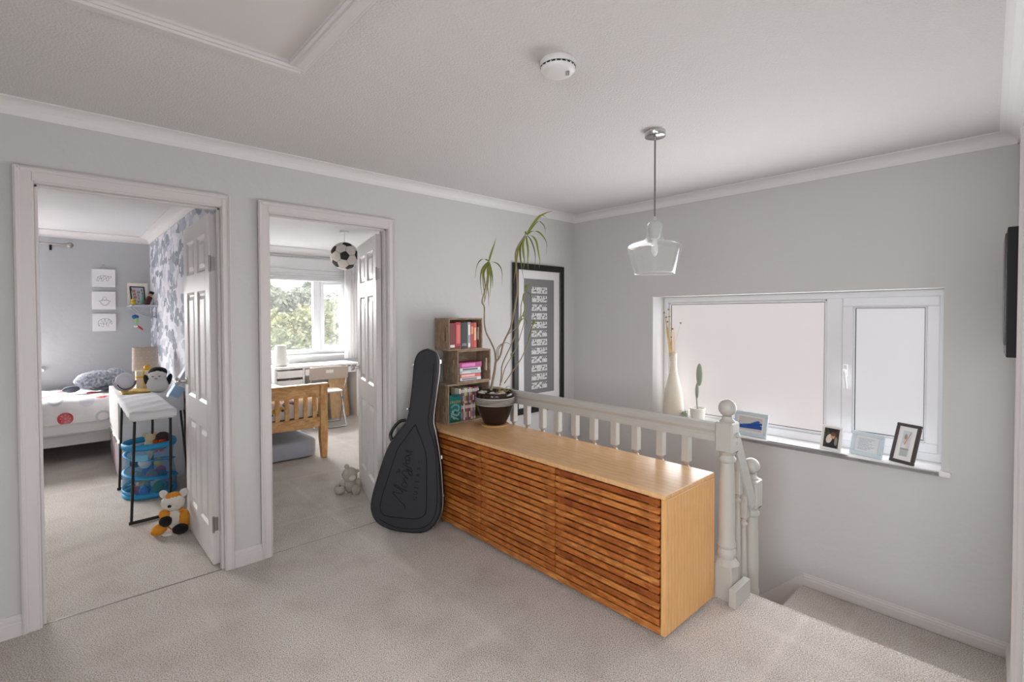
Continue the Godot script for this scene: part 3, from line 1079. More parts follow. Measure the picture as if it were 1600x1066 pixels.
func newel(b: Node3D, at: Vector3, drop: float) -> MeshInstance3D:
	var g := G.new()
	var s := 0.088
	g.bx(-s / 2, s / 2, -0.02 - (0.25 if drop < 0 else 0.0), 0.175, -s / 2, s / 2, 0.004)
	# weathered shoulder from square to round
	g.lathe([Vector2(0.060, 0.172), Vector2(0.044, 0.196), Vector2(0.040, 0.20), Vector2(0.044, 0.21), Vector2(0.046, 0.225), Vector2(0.044, 0.24), Vector2(0.037, 0.25), Vector2(0.044, 0.258), Vector2(0.045, 0.272), Vector2(0.040, 0.285), Vector2(0.039, 0.31), Vector2(0.040, 0.42), Vector2(0.037, 0.56), Vector2(0.033, 0.668), Vector2(0.033, 0.676), Vector2(0.042, 0.684), Vector2(0.043, 0.697), Vector2(0.036, 0.706), Vector2(0.034, 0.714), Vector2(0.050, 0.735)], 28, 45)
	g.bx(-s / 2, s / 2, 0.728, 0.878, -s / 2, s / 2, 0.007)
	var m := part(g, "newel_post", M.banister_paint, b)
	m.position = at
	g = G.new()
	var pr := [Vector2(0.036, 0.876), Vector2(0.037, 0.884), Vector2(0.027, 0.892), Vector2(0.024, 0.902), Vector2(0.026, 0.908)]
	for k in range(2, 15):
		var a := -PI / 2 + PI * (k / 14.0)
		pr.append(Vector2(maxf(0.0, cos(a) * 0.0425), 0.947 + sin(a) * 0.0425))
	g.lathe(pr, 28, 45)
	part(g, "ball_finial", M.banister_paint, m)
	if drop == 0.0:
		g = G.new()
		g.T = Transform3D(Basis(Vector3.RIGHT, Vector3.BACK, Vector3.DOWN), Vector3(0.014, 0.815, s / 2))
		g.lathe([Vector2(0.014, 0.0), Vector2(0.014, 0.004), Vector2(0.011, 0.009), Vector2(0.0, 0.011)], 16, 50)
		part(g, "screw_cap", M.banister_paint, m)
		g = G.new()
		g.T = Transform3D(Basis(Vector3.RIGHT, Vector3.BACK, Vector3.DOWN), Vector3(0.012, 0.775, s / 2))
		g.lathe([Vector2(0.007, 0.0), Vector2(0.006, 0.003), Vector2(0.0, 0.004)], 12, 50)
		part(g, "screw_cap", M.banister_paint, m)
	return m

func sideboard() -> void:
	var xf := -1.735
	var xb := -1.275
	var z0 := 0.05
	var z1 := 1.968
	var top := 0.637
	var o := thing("sideboard", "long oak sideboard with three horizontally slatted doors", "sideboard", Vector3(xf, 0, z0))
	var D := xb - xf
	var L := z1 - z0
	# local: x 0..D to the back, z 0..L
	var g := G.new()
	g.bx(-0.004, D, top - 0.022, top, 0.0, L, 0.003)
	part(g, "top_panel", M.oak_top, o)
	for z in [0.0, L - 0.022]:
		g = G.new()
		g.bx(0.0, D, 0.022, top - 0.0225, z, z + 0.022, 0.002)
		part(g, "side_panel", M.oak_pale, o)
	g = G.new()
	g.bx(0.0, D, 0.022, 0.052, 0.0225, L - 0.0225, 0.002)
	part(g, "bottom_panel", M.oak_u, o)
	g = G.new()
	g.bx(D - 0.012, D - 0.002, 0.05, top - 0.025, 0.023, L - 0.023)
	part(g, "back_panel", M.oak_u, o)
	for fx in [0.06, D - 0.06]:
		for fz in [0.06, L - 0.06]:
			g = G.new()
			g.lathe([Vector2(0.022, 0.0), Vector2(0.022, 0.023)], 14, 30, Vector3(fx, 0, fz))
			part(g, "foot", M.black_matt, o)
	# doors: sixteen slats each on recessed spacers, dark behind
	var cuts := [0.72 - z0, 1.334 - z0, L - 0.024]
	var a := 0.024
	var y0 := 0.055
	var y1 := top - 0.025
	var n := 16
	var r := RandomNumberGenerator.new()
	r.seed = 12
	for d in 3:
		var b: float = cuts[d]
		var door := Node3D.new()
		door.name = "door"
		o.add_child(door, true)
		var w := b - a - 0.005
		for e in [[a + 0.012, a + 0.055], [a + w - 0.055, a + w - 0.012]]:
			g = G.new()
			g.bx(0.0075, 0.0345, y0, y1, e[0], e[1])
			part(g, "spacer_strip", M.slat_wood_1, door)
		var pitch := (y1 - y0) / n
		var gs := G.new()
		gs.bx(0.0, 0.0195, -pitch / 2 + 0.0042, pitch / 2 - 0.0042, 0.0, w, 0.0015)
		var mesh := gs.mesh()
		for k in n:
			var pick: int = [0, 4, 1, 0, 2, 3, 4, 1, 0, 3, 2, 4, 1, 0, 3, 4][(k + d * 5 + r.randi() % 2) % 16]
			if d == 1 and k == 10 or d == 2 and k == 5 or d == 0 and k == 13:
				pick = 5
			var s := put(mesh, "slat", M["slat_wood_%d" % pick], door)
			s.position = Vector3(0.0, y0 + pitch * (k + 0.5), a)
		a = b

func guitar_case() -> void:
	var yaw := deg_to_rad(-45.0)
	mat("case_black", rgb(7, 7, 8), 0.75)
	var foot := on_y(631, 835, 0.0)
	var o := thing("guitar_case", "black hard guitar case leaning against the sideboard's end", "guitar case", Vector3(foot.x, 0.0, foot.z), yaw)
	var S := 0.00121
	var P := func(list: Array) -> Array:
		var out := []
		for p in list:
			out.append(Vector2((p[0] - 245.0) * S, (1019.0 - p[1]) * S * 1.015))
		return out
	var outline := PackedVector2Array(curve(P.call([[345, 47], [303, 64], [280, 100], [272, 150], [262, 290], [243, 428], [196, 492], [140, 580], [98, 705], [60, 850], [66, 925], [105, 976], [180, 1006], [262, 1017], [338, 1017], [395, 990], [430, 940], [444, 870], [434, 720], [418, 596], [398, 500], [384, 432], [398, 290], [411, 170], [408, 100], [390, 65], [345, 47]]), 4).slice(0, -1))
	# the case leans back about the line of its front foot
	var lean := Basis(Vector3.RIGHT, deg_to_rad(-7.5))
	var body := func(g: G) -> void: g.T = Transform3D(lean, Vector3(0, 0.004, 0))
	var g := G.new()
	body.call(g)
	g.prism(outline, -0.118, -0.047, 0.004, true)
	part(g, "shell", leather(), o)
	g = G.new()
	body.call(g)
	g.prism(outline, -0.044, 0.0, 0.012, true)
	var lid := part(g, "lid", leather(), o)
	# metal rim between shell and lid
	var rim := []
	for p in outline:
		rim.append(Vector3(p.x, p.y, -0.0455))
	rim.append(rim[0])
	g = G.new()
	body.call(g)
	g.tube(rim, 0.0065, 8, false)
	tag(part(g, "valance", M.brushed_steel, o), "bright metal rim")
	# raised field with its double line
	var inner: Array = curve(P.call([[292, 455], [240, 528], [198, 590], [150, 740], [114, 868], [124, 915], [160, 933], [240, 940], [310, 943], [350, 925], [362, 890], [360, 720], [354, 612], [326, 530]]), 4)
	var fpoly := PackedVector2Array(inner)
	g = G.new()
	body.call(g)
	g.prism(fpoly, -0.002, 0.0035, 0.0025, true)
	part(g, "raised_field", leather(), lid)
	var ring := []
	for p in inner:
		ring.append(Vector3(p.x, p.y, 0.0022))
	ring.append(ring[0])
	g = G.new()
	body.call(g)
	g.tube(ring, 0.0034, 6, false)
	part(g, "piping", M.case_black, lid)
	var second: Array = curve(P.call([[388, 130], [378, 300], [362, 440], [392, 540], [410, 640], [420, 860], [396, 950], [330, 992], [200, 988], [112, 950]]), 4)
	ring = []
	for p in second:
		ring.append(Vector3(p.x, p.y, 0.0002))
	g = G.new()
	body.call(g)
	g.tube(ring, 0.0030, 6)
	part(g, "piping", M.case_black, lid)
	# pressed lettering, running up the field; its relief shadow painted near-black
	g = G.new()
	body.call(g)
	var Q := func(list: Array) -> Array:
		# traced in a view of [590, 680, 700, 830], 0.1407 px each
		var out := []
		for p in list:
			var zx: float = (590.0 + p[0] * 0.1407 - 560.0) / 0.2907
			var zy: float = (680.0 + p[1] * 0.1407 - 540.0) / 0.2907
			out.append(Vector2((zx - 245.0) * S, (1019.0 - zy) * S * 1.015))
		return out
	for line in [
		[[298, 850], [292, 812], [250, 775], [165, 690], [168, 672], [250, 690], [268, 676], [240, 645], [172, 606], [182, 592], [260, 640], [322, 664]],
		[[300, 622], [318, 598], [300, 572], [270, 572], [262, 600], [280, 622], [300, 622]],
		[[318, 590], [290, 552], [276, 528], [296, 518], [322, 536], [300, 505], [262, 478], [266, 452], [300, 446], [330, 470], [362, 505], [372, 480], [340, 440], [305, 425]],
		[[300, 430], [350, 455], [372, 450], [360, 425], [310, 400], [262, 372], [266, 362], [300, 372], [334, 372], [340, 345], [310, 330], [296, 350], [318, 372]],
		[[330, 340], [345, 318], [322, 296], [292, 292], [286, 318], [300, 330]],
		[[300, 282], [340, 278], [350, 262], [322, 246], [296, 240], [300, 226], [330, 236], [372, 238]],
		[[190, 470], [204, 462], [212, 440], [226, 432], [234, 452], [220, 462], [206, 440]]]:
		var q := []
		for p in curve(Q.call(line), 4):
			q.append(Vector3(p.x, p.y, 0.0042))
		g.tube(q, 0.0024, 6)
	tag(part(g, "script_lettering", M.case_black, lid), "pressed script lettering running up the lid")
	# small capitals beside it, shadow of the relief painted in the same way
	var chars := "GUITARS"
	var f := SystemFont.new()
	f.font_names = PackedStringArray(["Droid Sans"])
	var spots: Array = Q.call([[412, 735], [415, 680], [422, 625], [430, 565], [440, 490], [450, 420], [460, 350]])
	for k in 7:
		var tm := TextMesh.new()
		tm.text = chars[k]
		tm.font = f
		tm.font_size = 16
		tm.pixel_size = 0.0022
		tm.depth = 0.006
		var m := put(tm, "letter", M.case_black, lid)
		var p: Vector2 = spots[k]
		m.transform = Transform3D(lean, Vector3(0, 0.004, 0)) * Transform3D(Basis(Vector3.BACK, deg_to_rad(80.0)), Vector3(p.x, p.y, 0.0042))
	# carrying handle
	g = G.new()
	body.call(g)
	var hp := []
	for p in curve(P.call([[228, 436], [198, 442], [168, 470], [146, 512], [152, 540], [160, 545]]), 5):
		hp.append(Vector3(p.x, p.y, -0.05))
	g.tube(hp, 0.011, 10)
	part(g, "handle", M.black_gloss, o)
	# draw latches and corner foot
	for c in [[419, 118, 0.030], [435, 630, 0.026], [445, 830, 0.026], [392, 995, 0.018], [269, 135, 0.018], [240, 375, 0.016]]:
		var p: Vector2 = P.call([[c[0], c[1]]])[0]
		g = G.new()
		body.call(g)
		g.box(Vector3(p.x, p.y, -0.046), Vector3(0.014, c[2], 0.03), 0.003)
		tag(part(g, "latch", M.chrome, o), "chrome draw latch")

func leather() -> StandardMaterial3D:
	if not M.has("case_leatherette"):
		var m := mat("case_leatherette", rgb(32, 33, 38), 0.62)
		bump(triplanar(m, 6.0), noise_tex(0.06, 256, 2, 8, FastNoiseLite.TYPE_CELLULAR), 0.04)
	return M.case_leatherette

func crate(label: String, x0: float, x1: float, y0: float, y1: float, z0: float, z1: float) -> Node3D:
	var o := thing("wooden_crate", label, "crate", Vector3(x0, y0, z0), 0.0, "crates stacked on the sideboard")
	var w := x1 - x0
	var h := y1 - y0
	var d := z1 - z0
	var t := 0.011
	# open towards +z; two boards a side, hand holes in the ends
	var hole := func(x: float) -> void:
		var ya := h * 0.30
		var yb := h * 0.70
		var za := d * 0.70
		var zb := d * 0.80
		var g := G.new()
		g.bx(x, x + t, t, h - t, 0.0, za, 0.001)
		g.bx(x, x + t, t, h - t, zb, d, 0.001)
		g.bx(x, x + t, t, ya, za, zb)
		g.bx(x, x + t, yb, h - t, za, zb)
		part(g, "end_board", M.crate_wood_side, o)
	hole.call(0.0)
	hole.call(w - t)
	for y in [0.0, h - t]:
		for k in 2:
			var g := G.new()
			g.bx(0.0, w, y, y + t, d * 0.5 * k + 0.001, d * 0.5 * (k + 1) - 0.001, 0.001)
			part(g, "side_board", M.crate_wood, o)
	for k in 2:
		var g := G.new()
		g.bx(t, w - t, t + (h - 2 * t) * 0.5 * k + 0.001, t + (h - 2 * t) * 0.5 * (k + 1) - 0.001, 0.0, t * 0.7, 0.001)
		part(g, "base_board", M.crate_wood, o)
	return o

var book_mats := {}
func book_mat(c: Color) -> StandardMaterial3D:
	if not book_mats.has(c):
		book_mats[c] = mat("book_%d" % book_mats.size(), c, 0.45)
	return book_mats[c]
# a book whose spine faces +z; size is thickness (x), height (y), width (z); at is the front bottom left of the spine
func book(label: String, at: Vector3, s: Vector3, c: Color, group: String, bands: Array = [], flat := false, tilt := 0.0) -> Node3D:
	var o := thing("book", label, "book", at, 0.0, group)
	var g := G.new()
	# cover wraps the spine; local origin at the spine's lower corner
	if flat:
		g.bx(0, s.x, 0, s.y, -0.003, 0, 0.001)
		g.bx(0, s.x, 0, 0.002, -s.z, -0.002)
		g.bx(0, s.x, s.y - 0.002, s.y, -s.z, -0.002)
	else:
		g.bx(0, s.x, 0, s.y, -0.003, 0, 0.001)
		g.bx(0, 0.002, 0, s.y, -s.z, -0.002)
		g.bx(s.x - 0.002, s.x, 0, s.y, -s.z, -0.002)
	part(g, "cover", book_mat(c), o)
	g = G.new()
	if flat:
		g.bx(0.003, s.x - 0.003, 0.002, s.y - 0.002, -s.z + 0.004, -0.003)
	else:
		g.bx(0.002, s.x - 0.002, 0.003, s.y - 0.003, -s.z + 0.004, -0.003)
	part(g, "pages", M.cream, o)
	for b in bands:
		g = G.new()
		if flat:
			g.bx(s.x * b[0], s.x * b[1], s.y * 0.2, s.y * 0.8, -0.001, 0.0008)
		else:
			g.bx(s.x * 0.15, s.x * 0.85, s.y * b[0], s.y * b[1], -0.001, 0.0008)
		part(g, "spine_band", book_mat(b[2]), o)
	o.rotation.z = tilt
	return o

func crates() -> void:
	var zf := 0.232
	crate("largest brown wooden crate with paperbacks, bottom of the stack", -1.635, -1.255, 0.638, 0.922, 0.062, zf)
	crate("brown wooden crate with books lying flat, middle of the stack", -1.553, -1.243, 0.923, 1.158, 0.062, zf)
	crate("brown wooden crate with upright red and black books, top of the stack", -1.628, -1.322, 1.159, 1.390, 0.062, zf)
	# top crate: upright books
	var y := 1.171
	var x := -1.614
	var g1 := "upright books in the top crate"
	var W := rgb(232, 226, 218)
	for b in [
		["dark red hardback standing at the crate's end", 0.055, 0.185, rgb(120, 24, 26), [[0.06, 0.16, W]]],
		["bright red hardback with pale lettering, in the top crate", 0.046, 0.190, rgb(186, 44, 44), [[0.2, 0.9, rgb(214, 110, 100)], [0.04, 0.1, rgb(40, 30, 30)]]],
		["thick black hardback standing in the top crate", 0.058, 0.188, rgb(20, 18, 20), [[0.1, 0.2, rgb(120, 116, 112)]]],
		["slim grey and white book in the top crate", 0.026, 0.190, rgb(150, 152, 158), [[0.05, 0.2, W], [0.5, 0.9, W]]],
		["red paperback in the top crate", 0.026, 0.186, rgb(172, 42, 30), [[0.55, 0.85, rgb(220, 150, 110)]]],
		["orange-red paperback, last in the top crate", 0.026, 0.186, rgb(200, 74, 42), [[0.3, 0.8, rgb(232, 180, 140)]]]]:
		book(b[0], Vector3(x, y, zf - 0.012), Vector3(b[1], b[2], 0.13), b[3], g1, b[4])
		x += b[1] + 0.0015
	# middle crate: books lying flat
	y = 0.9355
	var g2 := "books lying flat in the middle crate"
	for b in [
		["white paperback at the bottom of the flat pile", -1.512, 0.190, 0.022, rgb(226, 222, 220), [[0.08, 0.8, rgb(120, 122, 130)]]],
		["red and pink paperback in the flat pile", -1.512, 0.188, 0.026, rgb(206, 74, 76), [[0.05, 0.7, rgb(240, 190, 180)]]],
		["pale blue book in the flat pile", -1.516, 0.196, 0.020, rgb(170, 190, 198), [[0.1, 0.5, W]]],
		["white book with dark lettering in the flat pile", -1.514, 0.190, 0.022, rgb(222, 222, 224), [[0.12, 0.85, rgb(80, 84, 92)]]],
		["thick magenta hardback on top of the flat pile", -1.520, 0.205, 0.038, rgb(176, 30, 118), [[0.1, 0.7, rgb(224, 120, 190)]]]]:
		book(b[0], Vector3(b[1], y, zf - 0.02), Vector3(b[2], b[3], 0.125), b[4], g2, b[5], true)
		y += b[3] + 0.0008
	# bottom crate: a teal book face out, slim paperbacks in two tiers
	var o := thing("book", "teal dragon book shown face out in the bottom crate", "book", Vector3(-1.617, 0.6495, zf - 0.006), 0.0)
	var g := G.new()
	g.bx(0.0, 0.098, 0.0, 0.196, -0.018, 0.0, 0.001)
	part(g, "cover", book_mat(rgb(22, 118, 116)), o)
	var im := Image.create(128, 256, false, Image.FORMAT_RGB8)
	im.fill(rgb(20, 122, 118))
	disc(im, 64, 235, 62, 40, rgb(16, 86, 70))
	for s in [[[20, 110], [60, 90], [104, 110], [96, 150], [52, 140], [40, 176], [86, 196], [112, 170]], [[24, 200], [60, 216], [96, 232]], [[30, 150], [22, 190], [48, 224]]]:
		var v := []
		for p in s:
			v.append(Vector2(p[0], p[1]))
		stroke(im, curve(v, 5), 6.0, rgb(196, 220, 222))
		stroke(im, curve(v, 5), 2.5, rgb(40, 70, 90))
	disc(im, 62, 164, 14, 10, rgb(30, 40, 52))
	g = G.new()
	g.pic(Vector3(0.002, 0.194, 0.0008), Vector3(0.096, 0.194, 0.0008), Vector3(0.096, 0.002, 0.0008), Vector3(0.002, 0.002, 0.0008), Vector3.BACK)
	part(g, "cover_print", print_mat("dragon_cover", im), o)
	var tm := TextMesh.new()
	var f := SystemFont.new()
	f.font_names = PackedStringArray(["Droid Serif"])
	tm.text = "DRAGON"
	tm.font = f
	tm.font_size = 16
	tm.pixel_size = 0.00135
	tm.depth = 0.001
	put(tm, "lettering", book_mat(rgb(206, 180, 70)), o).position = Vector3(0.049, 0.145, 0.0014)
	var cols := [rgb(206, 206, 200), rgb(198, 62, 52), rgb(66, 110, 160), rgb(232, 228, 214), rgb(216, 120, 44), rgb(90, 150, 120), rgb(120, 60, 96), rgb(226, 190, 76), rgb(60, 90, 120), rgb(190, 190, 196), rgb(176, 52, 60), rgb(52, 66, 84)]
	var names := ["white", "red", "blue", "cream", "orange", "green", "plum", "yellow", "steel blue", "silver grey", "crimson", "navy"]
	for row in 2:
		x = -1.516
		for k in 12:
			var c: int = (k * (5 if row == 0 else 7) + row * 3) % 12
			var w := 0.011 + 0.003 * ((k * 3 + row) % 3)
			var hgt := 0.118 if row == 0 else 0.112
			book("slim %s paperback in the bottom crate's %s row" % [names[c], ["lower", "upper"][row]], Vector3(x, 0.6495 + row * 0.1195, zf - 0.024 - row * 0.004), Vector3(w, hgt, 0.10), cols[c], "slim paperbacks in the bottom crate", [[0.7, 0.9, W], [0.15, 0.5, cols[(c + 4) % 12]]])
			x += w + 0.001

func dragon_tree() -> void:
	var base := Vector3(-1.368, 0.637, 0.425)
	var d := depth(base)
	var o := thing("potted_dragon_tree", "tall bare-stemmed dragon tree in a dark brown glazed pot", "plant", base + Vector3(0, 0.008, 0))
	var pr := [Vector2(0.0, 0.0), Vector2(0.074, 0.0), Vector2(0.080, 0.008), Vector2(0.104, 0.06), Vector2(0.126, 0.115), Vector2(0.135, 0.14)]
	var g := G.new()
	g.lathe(pr, 40, 60)
	var band := [Vector2(0.135, 0.14), Vector2(0.1385, 0.144), Vector2(0.1405, 0.190), Vector2(0.1392, 0.192)]
	g.lathe([band[-1], Vector2(0.1395, 0.205), Vector2(0.138, 0.222), Vector2(0.133, 0.227), Vector2(0.128, 0.222), Vector2(0.126, 0.19)], 40, 60)
	var pot := part(g, "pot", mat("pot_glaze", rgb(40, 27, 22), 0.16), o)
	g = G.new()
	g.lathe(band, 40, 60)
	tag(part(g, "grooved_band", mat("pot_band", rgb(196, 190, 180), 0.6), pot), "pale combed band")
	for k in 5:
		var gy := 0.1495 + k * 0.0085
		var rg := []
		for j in 41:
			var ga := j * TAU / 40
			rg.append(Vector3(cos(ga) * (0.1386 + k * 0.0004), gy + 0.0018 * sin(ga * 3.0 + k), sin(ga) * (0.1386 + k * 0.0004)))
		g = G.new()
		g.tube(rg, 0.0022, 6, false)
		part(g, "groove_line", M.pot_glaze, pot)
	g = G.new()
	g.lathe([Vector2(0.128, 0.196), Vector2(0.09, 0.204), Vector2(0.0, 0.207)], 30, 60)
	part(g, "soil", bump(mat("soil", rgb(70, 56, 46), 1.0), noise_tex(0.05, 128), 0.5), o)
	var r := RandomNumberGenerator.new()
	r.seed = 5
	g = G.new()
	for k in 9:
		var a := r.randf() * TAU
		var q := r.randf_range(0.05, 0.11)
		g.ell(Vector3(cos(a) * q, 0.212 + r.randf() * 0.01, sin(a) * q), Vector3(r.randf_range(0.016, 0.032), 0.010, r.randf_range(0.010, 0.018)), 10, 1.0, 1.0, 0.05)
	part(g, "bark_chips", mat("bark_chips", rgb(190, 178, 160), 0.9), o).set_meta("kind", "stuff")
	var local := func(list: Array) -> Array:
		var out := []
		for p in px(list, d):
			out.append(p - o.position)
		return out
	var Z := func(list: Array) -> Array:
		var out := []
		for p in list:
			out.append([730 + p[0] * 0.1783, 480 + p[1] * 0.1783, p[2] if p.size() > 2 else 0.0])
		return out
	var U := func(list: Array) -> Array:
		var out := []
		for p in list:
			out.append([730 + p[0] * 0.1407, 330 + p[1] * 0.1407, p[2] if p.size() > 2 else 0.0])
		return out
	var stemm := bump(mat("stem_bark", rgb(178, 156, 126), 0.85), noise_tex(0.05, 128, 2, 4), 0.2)
	# stems: the trunk, its two long leaders, then the thinner shoots
	var stems := [
		[Z.call([[208, 730], [225, 640], [240, 560], [250, 480]]), 0.0095, 0.0085],
		[Z.call([[249, 486], [240, 385], [205, 300], [166, 222], [150, 130], [150, 0]]) + U.call([[165, 1000, 0.0], [215, 800], [236, 590]]), 0.0060, 0.0042],
		[Z.call([[250, 486], [290, 425], [320, 310, -0.02], [380, 180, -0.03], [415, 20, -0.04]]) + U.call([[530, 1050, -0.04], [555, 900, -0.04], [548, 640, -0.04], [535, 480, -0.04], [575, 370, -0.04], [645, 270, -0.04]]), 0.0070, 0.0048],
		[Z.call([[288, 690], [300, 600, 0.02], [310, 500, 0.03], [400, 300, 0.05], [442, 180, 0.05], [470, 60, 0.06]]) + U.call([[600, 1040, 0.06], [640, 890, 0.06]]), 0.0052, 0.0032],
		[Z.call([[325, 670, 0.03], [400, 560, 0.04], [480, 440, 0.05], [540, 290, 0.06], [572, 165, 0.06]]), 0.0045, 0.0030],
		[Z.call([[300, 660, -0.02], [330, 540, 0.0], [390, 430, 0.02], [440, 330, 0.04], [490, 170, 0.04], [500, 90, 0.04]]), 0.0036, 0.0024],
		[Z.call([[256, 470], [258, 380, 0.02], [290, 330, 0.03], [345, 312, 0.04], [380, 330, 0.05]]), 0.0030, 0.0020],
		[Z.call([[270, 440], [275, 370, -0.02], [310, 320, -0.02], [360, 240, -0.03], [420, 190, -0.03], [470, 110, -0.03]]), 0.0036, 0.0024]]
	for s in stems:
		var pts: Array = curve(local.call(s[0]), 5)
		var rr := []
		for i in pts.size():
			var f := float(i) / (pts.size() - 1)
			rr.append(lerpf(s[1], s[2], f) * (1.0 + 0.06 * sin(i * 2.4)))
		g = G.new()
		g.tube(pts, rr, 9)
		part(g, "stem", stemm, o)
	var green := mat("leaf_green", rgb(128, 136, 52), 0.45)
	var olive := mat("leaf_olive", rgb(92, 112, 44), 0.45)
	var straw := mat("leaf_straw", rgb(168, 146, 92), 0.6)
	for m in [green, olive]:
		m.backlight_enabled = true
		m.backlight = rgb(70, 84, 20)
	# leaves of the crowns, traced as curves with some spread in depth
	var leaves := [
		[[[240, 560], [262, 480, -0.02], [296, 380, -0.03], [322, 288, -0.04]], 0.014, 0], [[[238, 556], [200, 536], [150, 545, 0.03], [108, 610, 0.05], [86, 745, 0.06]], 0.010, 1],
		[[[240, 565], [300, 570, 0.03], [350, 598, 0.05], [384, 670, 0.06], [388, 830, 0.07]], 0.010, 1], [[[236, 562], [188, 610], [156, 680, 0.02], [148, 790, 0.03], [165, 940, 0.03]], 0.013, 0],
		[[[238, 566], [210, 620, -0.04], [184, 700, -0.06], [200, 850, -0.06], [182, 1020, -0.06]], 0.012, 1], [[[240, 570], [226, 650, -0.03], [232, 760, -0.04], [216, 880, -0.04], [196, 1010, -0.04]], 0.014, 0],
		[[[243, 566], [262, 640, 0.02], [280, 740, 0.03], [282, 860, 0.04]], 0.013, 1], [[[243, 568], [256, 680, -0.05], [262, 800, -0.06], [250, 960, -0.06]], 0.012, 0], [[[240, 570], [240, 700, 0.04], [226, 820, 0.05], [240, 960, 0.05], [236, 1060, 0.05]], 0.010, 2],
		[[[236, 566], [176, 660, 0.05], [178, 800, 0.06], [196, 960, 0.06], [176, 1050, 0.06]], 0.009, 2],
		[[[660, 262], [720, 160, -0.06], [800, 62, -0.08], [880, 18, -0.10], [950, 0, -0.11]], 0.017, 0], [[[662, 258], [700, 190, 0.0], [770, 90, 0.01], [820, 44, 0.01], [884, 74, 0.02]], 0.014, 1],
		[[[668, 262], [720, 226, 0.02], [790, 232, 0.04], [850, 290, 0.05], [884, 370, 0.06], [878, 490, 0.06]], 0.012, 0], [[[668, 266], [720, 274, -0.07], [765, 330, -0.09], [786, 430, -0.10], [806, 560, -0.10], [798, 640, -0.10]], 0.014, 0],
		[[[664, 272], [700, 310, 0.03], [738, 400, 0.05], [756, 500, 0.05], [748, 650, 0.05]], 0.010, 1], [[[656, 275], [664, 340, -0.03], [676, 440, -0.05], [672, 560, -0.05], [680, 650, -0.05]], 0.014, 0],
		[[[640, 285], [618, 360, -0.06], [624, 460, -0.08], [634, 560, -0.08], [624, 650, -0.08]], 0.016, 0], [[[625, 300], [592, 380, 0.0], [588, 480, 0.0], [602, 600, 0.0], [626, 760, 0.0]], 0.014, 1],
		[[[612, 315], [570, 410, -0.04], [550, 530, -0.06], [540, 650, -0.06], [512, 800, -0.06]], 0.014, 0], [[[652, 260], [650, 225, -0.04], [646, 240, -0.05], [640, 290, -0.06]], 0.012, 0], [[[668, 262], [780, 120, 0.06], [840, 145, 0.07], [866, 200, 0.08], [864, 250, 0.08]], 0.007, 1],
		[[[640, 890, 0.06], [670, 840, 0.05], [720, 780, 0.04]], 0.011, 0], [[[640, 890, 0.06], [700, 920, 0.04], [716, 1010, 0.03], [716, 1120, 0.03]], 0.008, 1], [[[638, 900, 0.06], [622, 960, 0.05], [640, 1060, 0.04], [652, 1160, 0.04]], 0.011, 0], [[[640, 890, 0.06], [650, 830, 0.06], [690, 820, 0.07], [700, 800, 0.07]], 0.010, 1]]
	for l in leaves:
		g = G.new()
		g.blade(curve(local.call(U.call(l[0])), 5), l[1], RX)
		part(g, "leaf", [green, olive, straw][l[2]], o)
	for l in [
		[[[572, 165, 0.06], [590, 130, 0.05], [606, 90, 0.04]], 0.010, 0], [[[572, 168, 0.06], [600, 180, 0.04], [612, 230, 0.04], [606, 280, 0.04]], 0.009, 0], [[[570, 168, 0.06], [562, 200, 0.07], [540, 260, 0.07], [546, 300, 0.07]], 0.009, 1], [[[572, 166, 0.06], [580, 120, 0.07], [570, 80, 0.07]], 0.010, 1],
		[[[500, 92, 0.04], [490, 60, 0.03], [514, 0, 0.02]], 0.009, 0], [[[498, 95, 0.04], [470, 120, 0.03], [448, 180, 0.03]], 0.008, 0], [[[500, 95, 0.04], [520, 130, 0.05], [524, 180, 0.05]], 0.008, 1], [[[470, 112, -0.03], [452, 130, -0.04], [446, 190, -0.04]], 0.009, 0], [[[470, 112, -0.03], [480, 80, -0.04], [496, 60, -0.04]], 0.008, 1],
		[[[380, 430, 0.02], [400, 432, 0.0], [440, 404, -0.02]], 0.007, 0], [[[388, 440, 0.02], [384, 410, 0.02], [410, 400, 0.03]], 0.006, 1]]:
		g = G.new()
		g.blade(curve(local.call(Z.call(l[0])), 5), l[1], RX)
		part(g, "leaf", [green, olive, straw][l[2]], o)
	# dry thread-like roots and grasses at the foot
	for k in 12:
		var a := r.randf() * TAU
		var p0 := Vector3(0.045 + cos(a) * 0.03, 0.205, 0.02 + sin(a) * 0.03)
		var p1 := p0 + Vector3(r.randf_range(-0.03, 0.04), r.randf_range(0.03, 0.06), r.randf_range(-0.03, 0.03))
		g = G.new()
		g.tube(curve([p0, p1, p1 + Vector3(r.randf_range(-0.02, 0.05), -0.02, r.randf_range(-0.02, 0.03))], 4), 0.0012, 5)
		part(g, "dry_root", straw, o)
	# cork mat under the pot
	g = G.new()
	g.lathe([Vector2(0.0, 0.0), Vector2(0.098, 0.0), Vector2(0.100, 0.003), Vector2(0.098, 0.007), Vector2(0.0, 0.007)], 36, 50)
	single(g, "cork_mat", mat("cork", rgb(206, 160, 104), 0.8), "round cork mat under the dark plant pot", "mat", base)

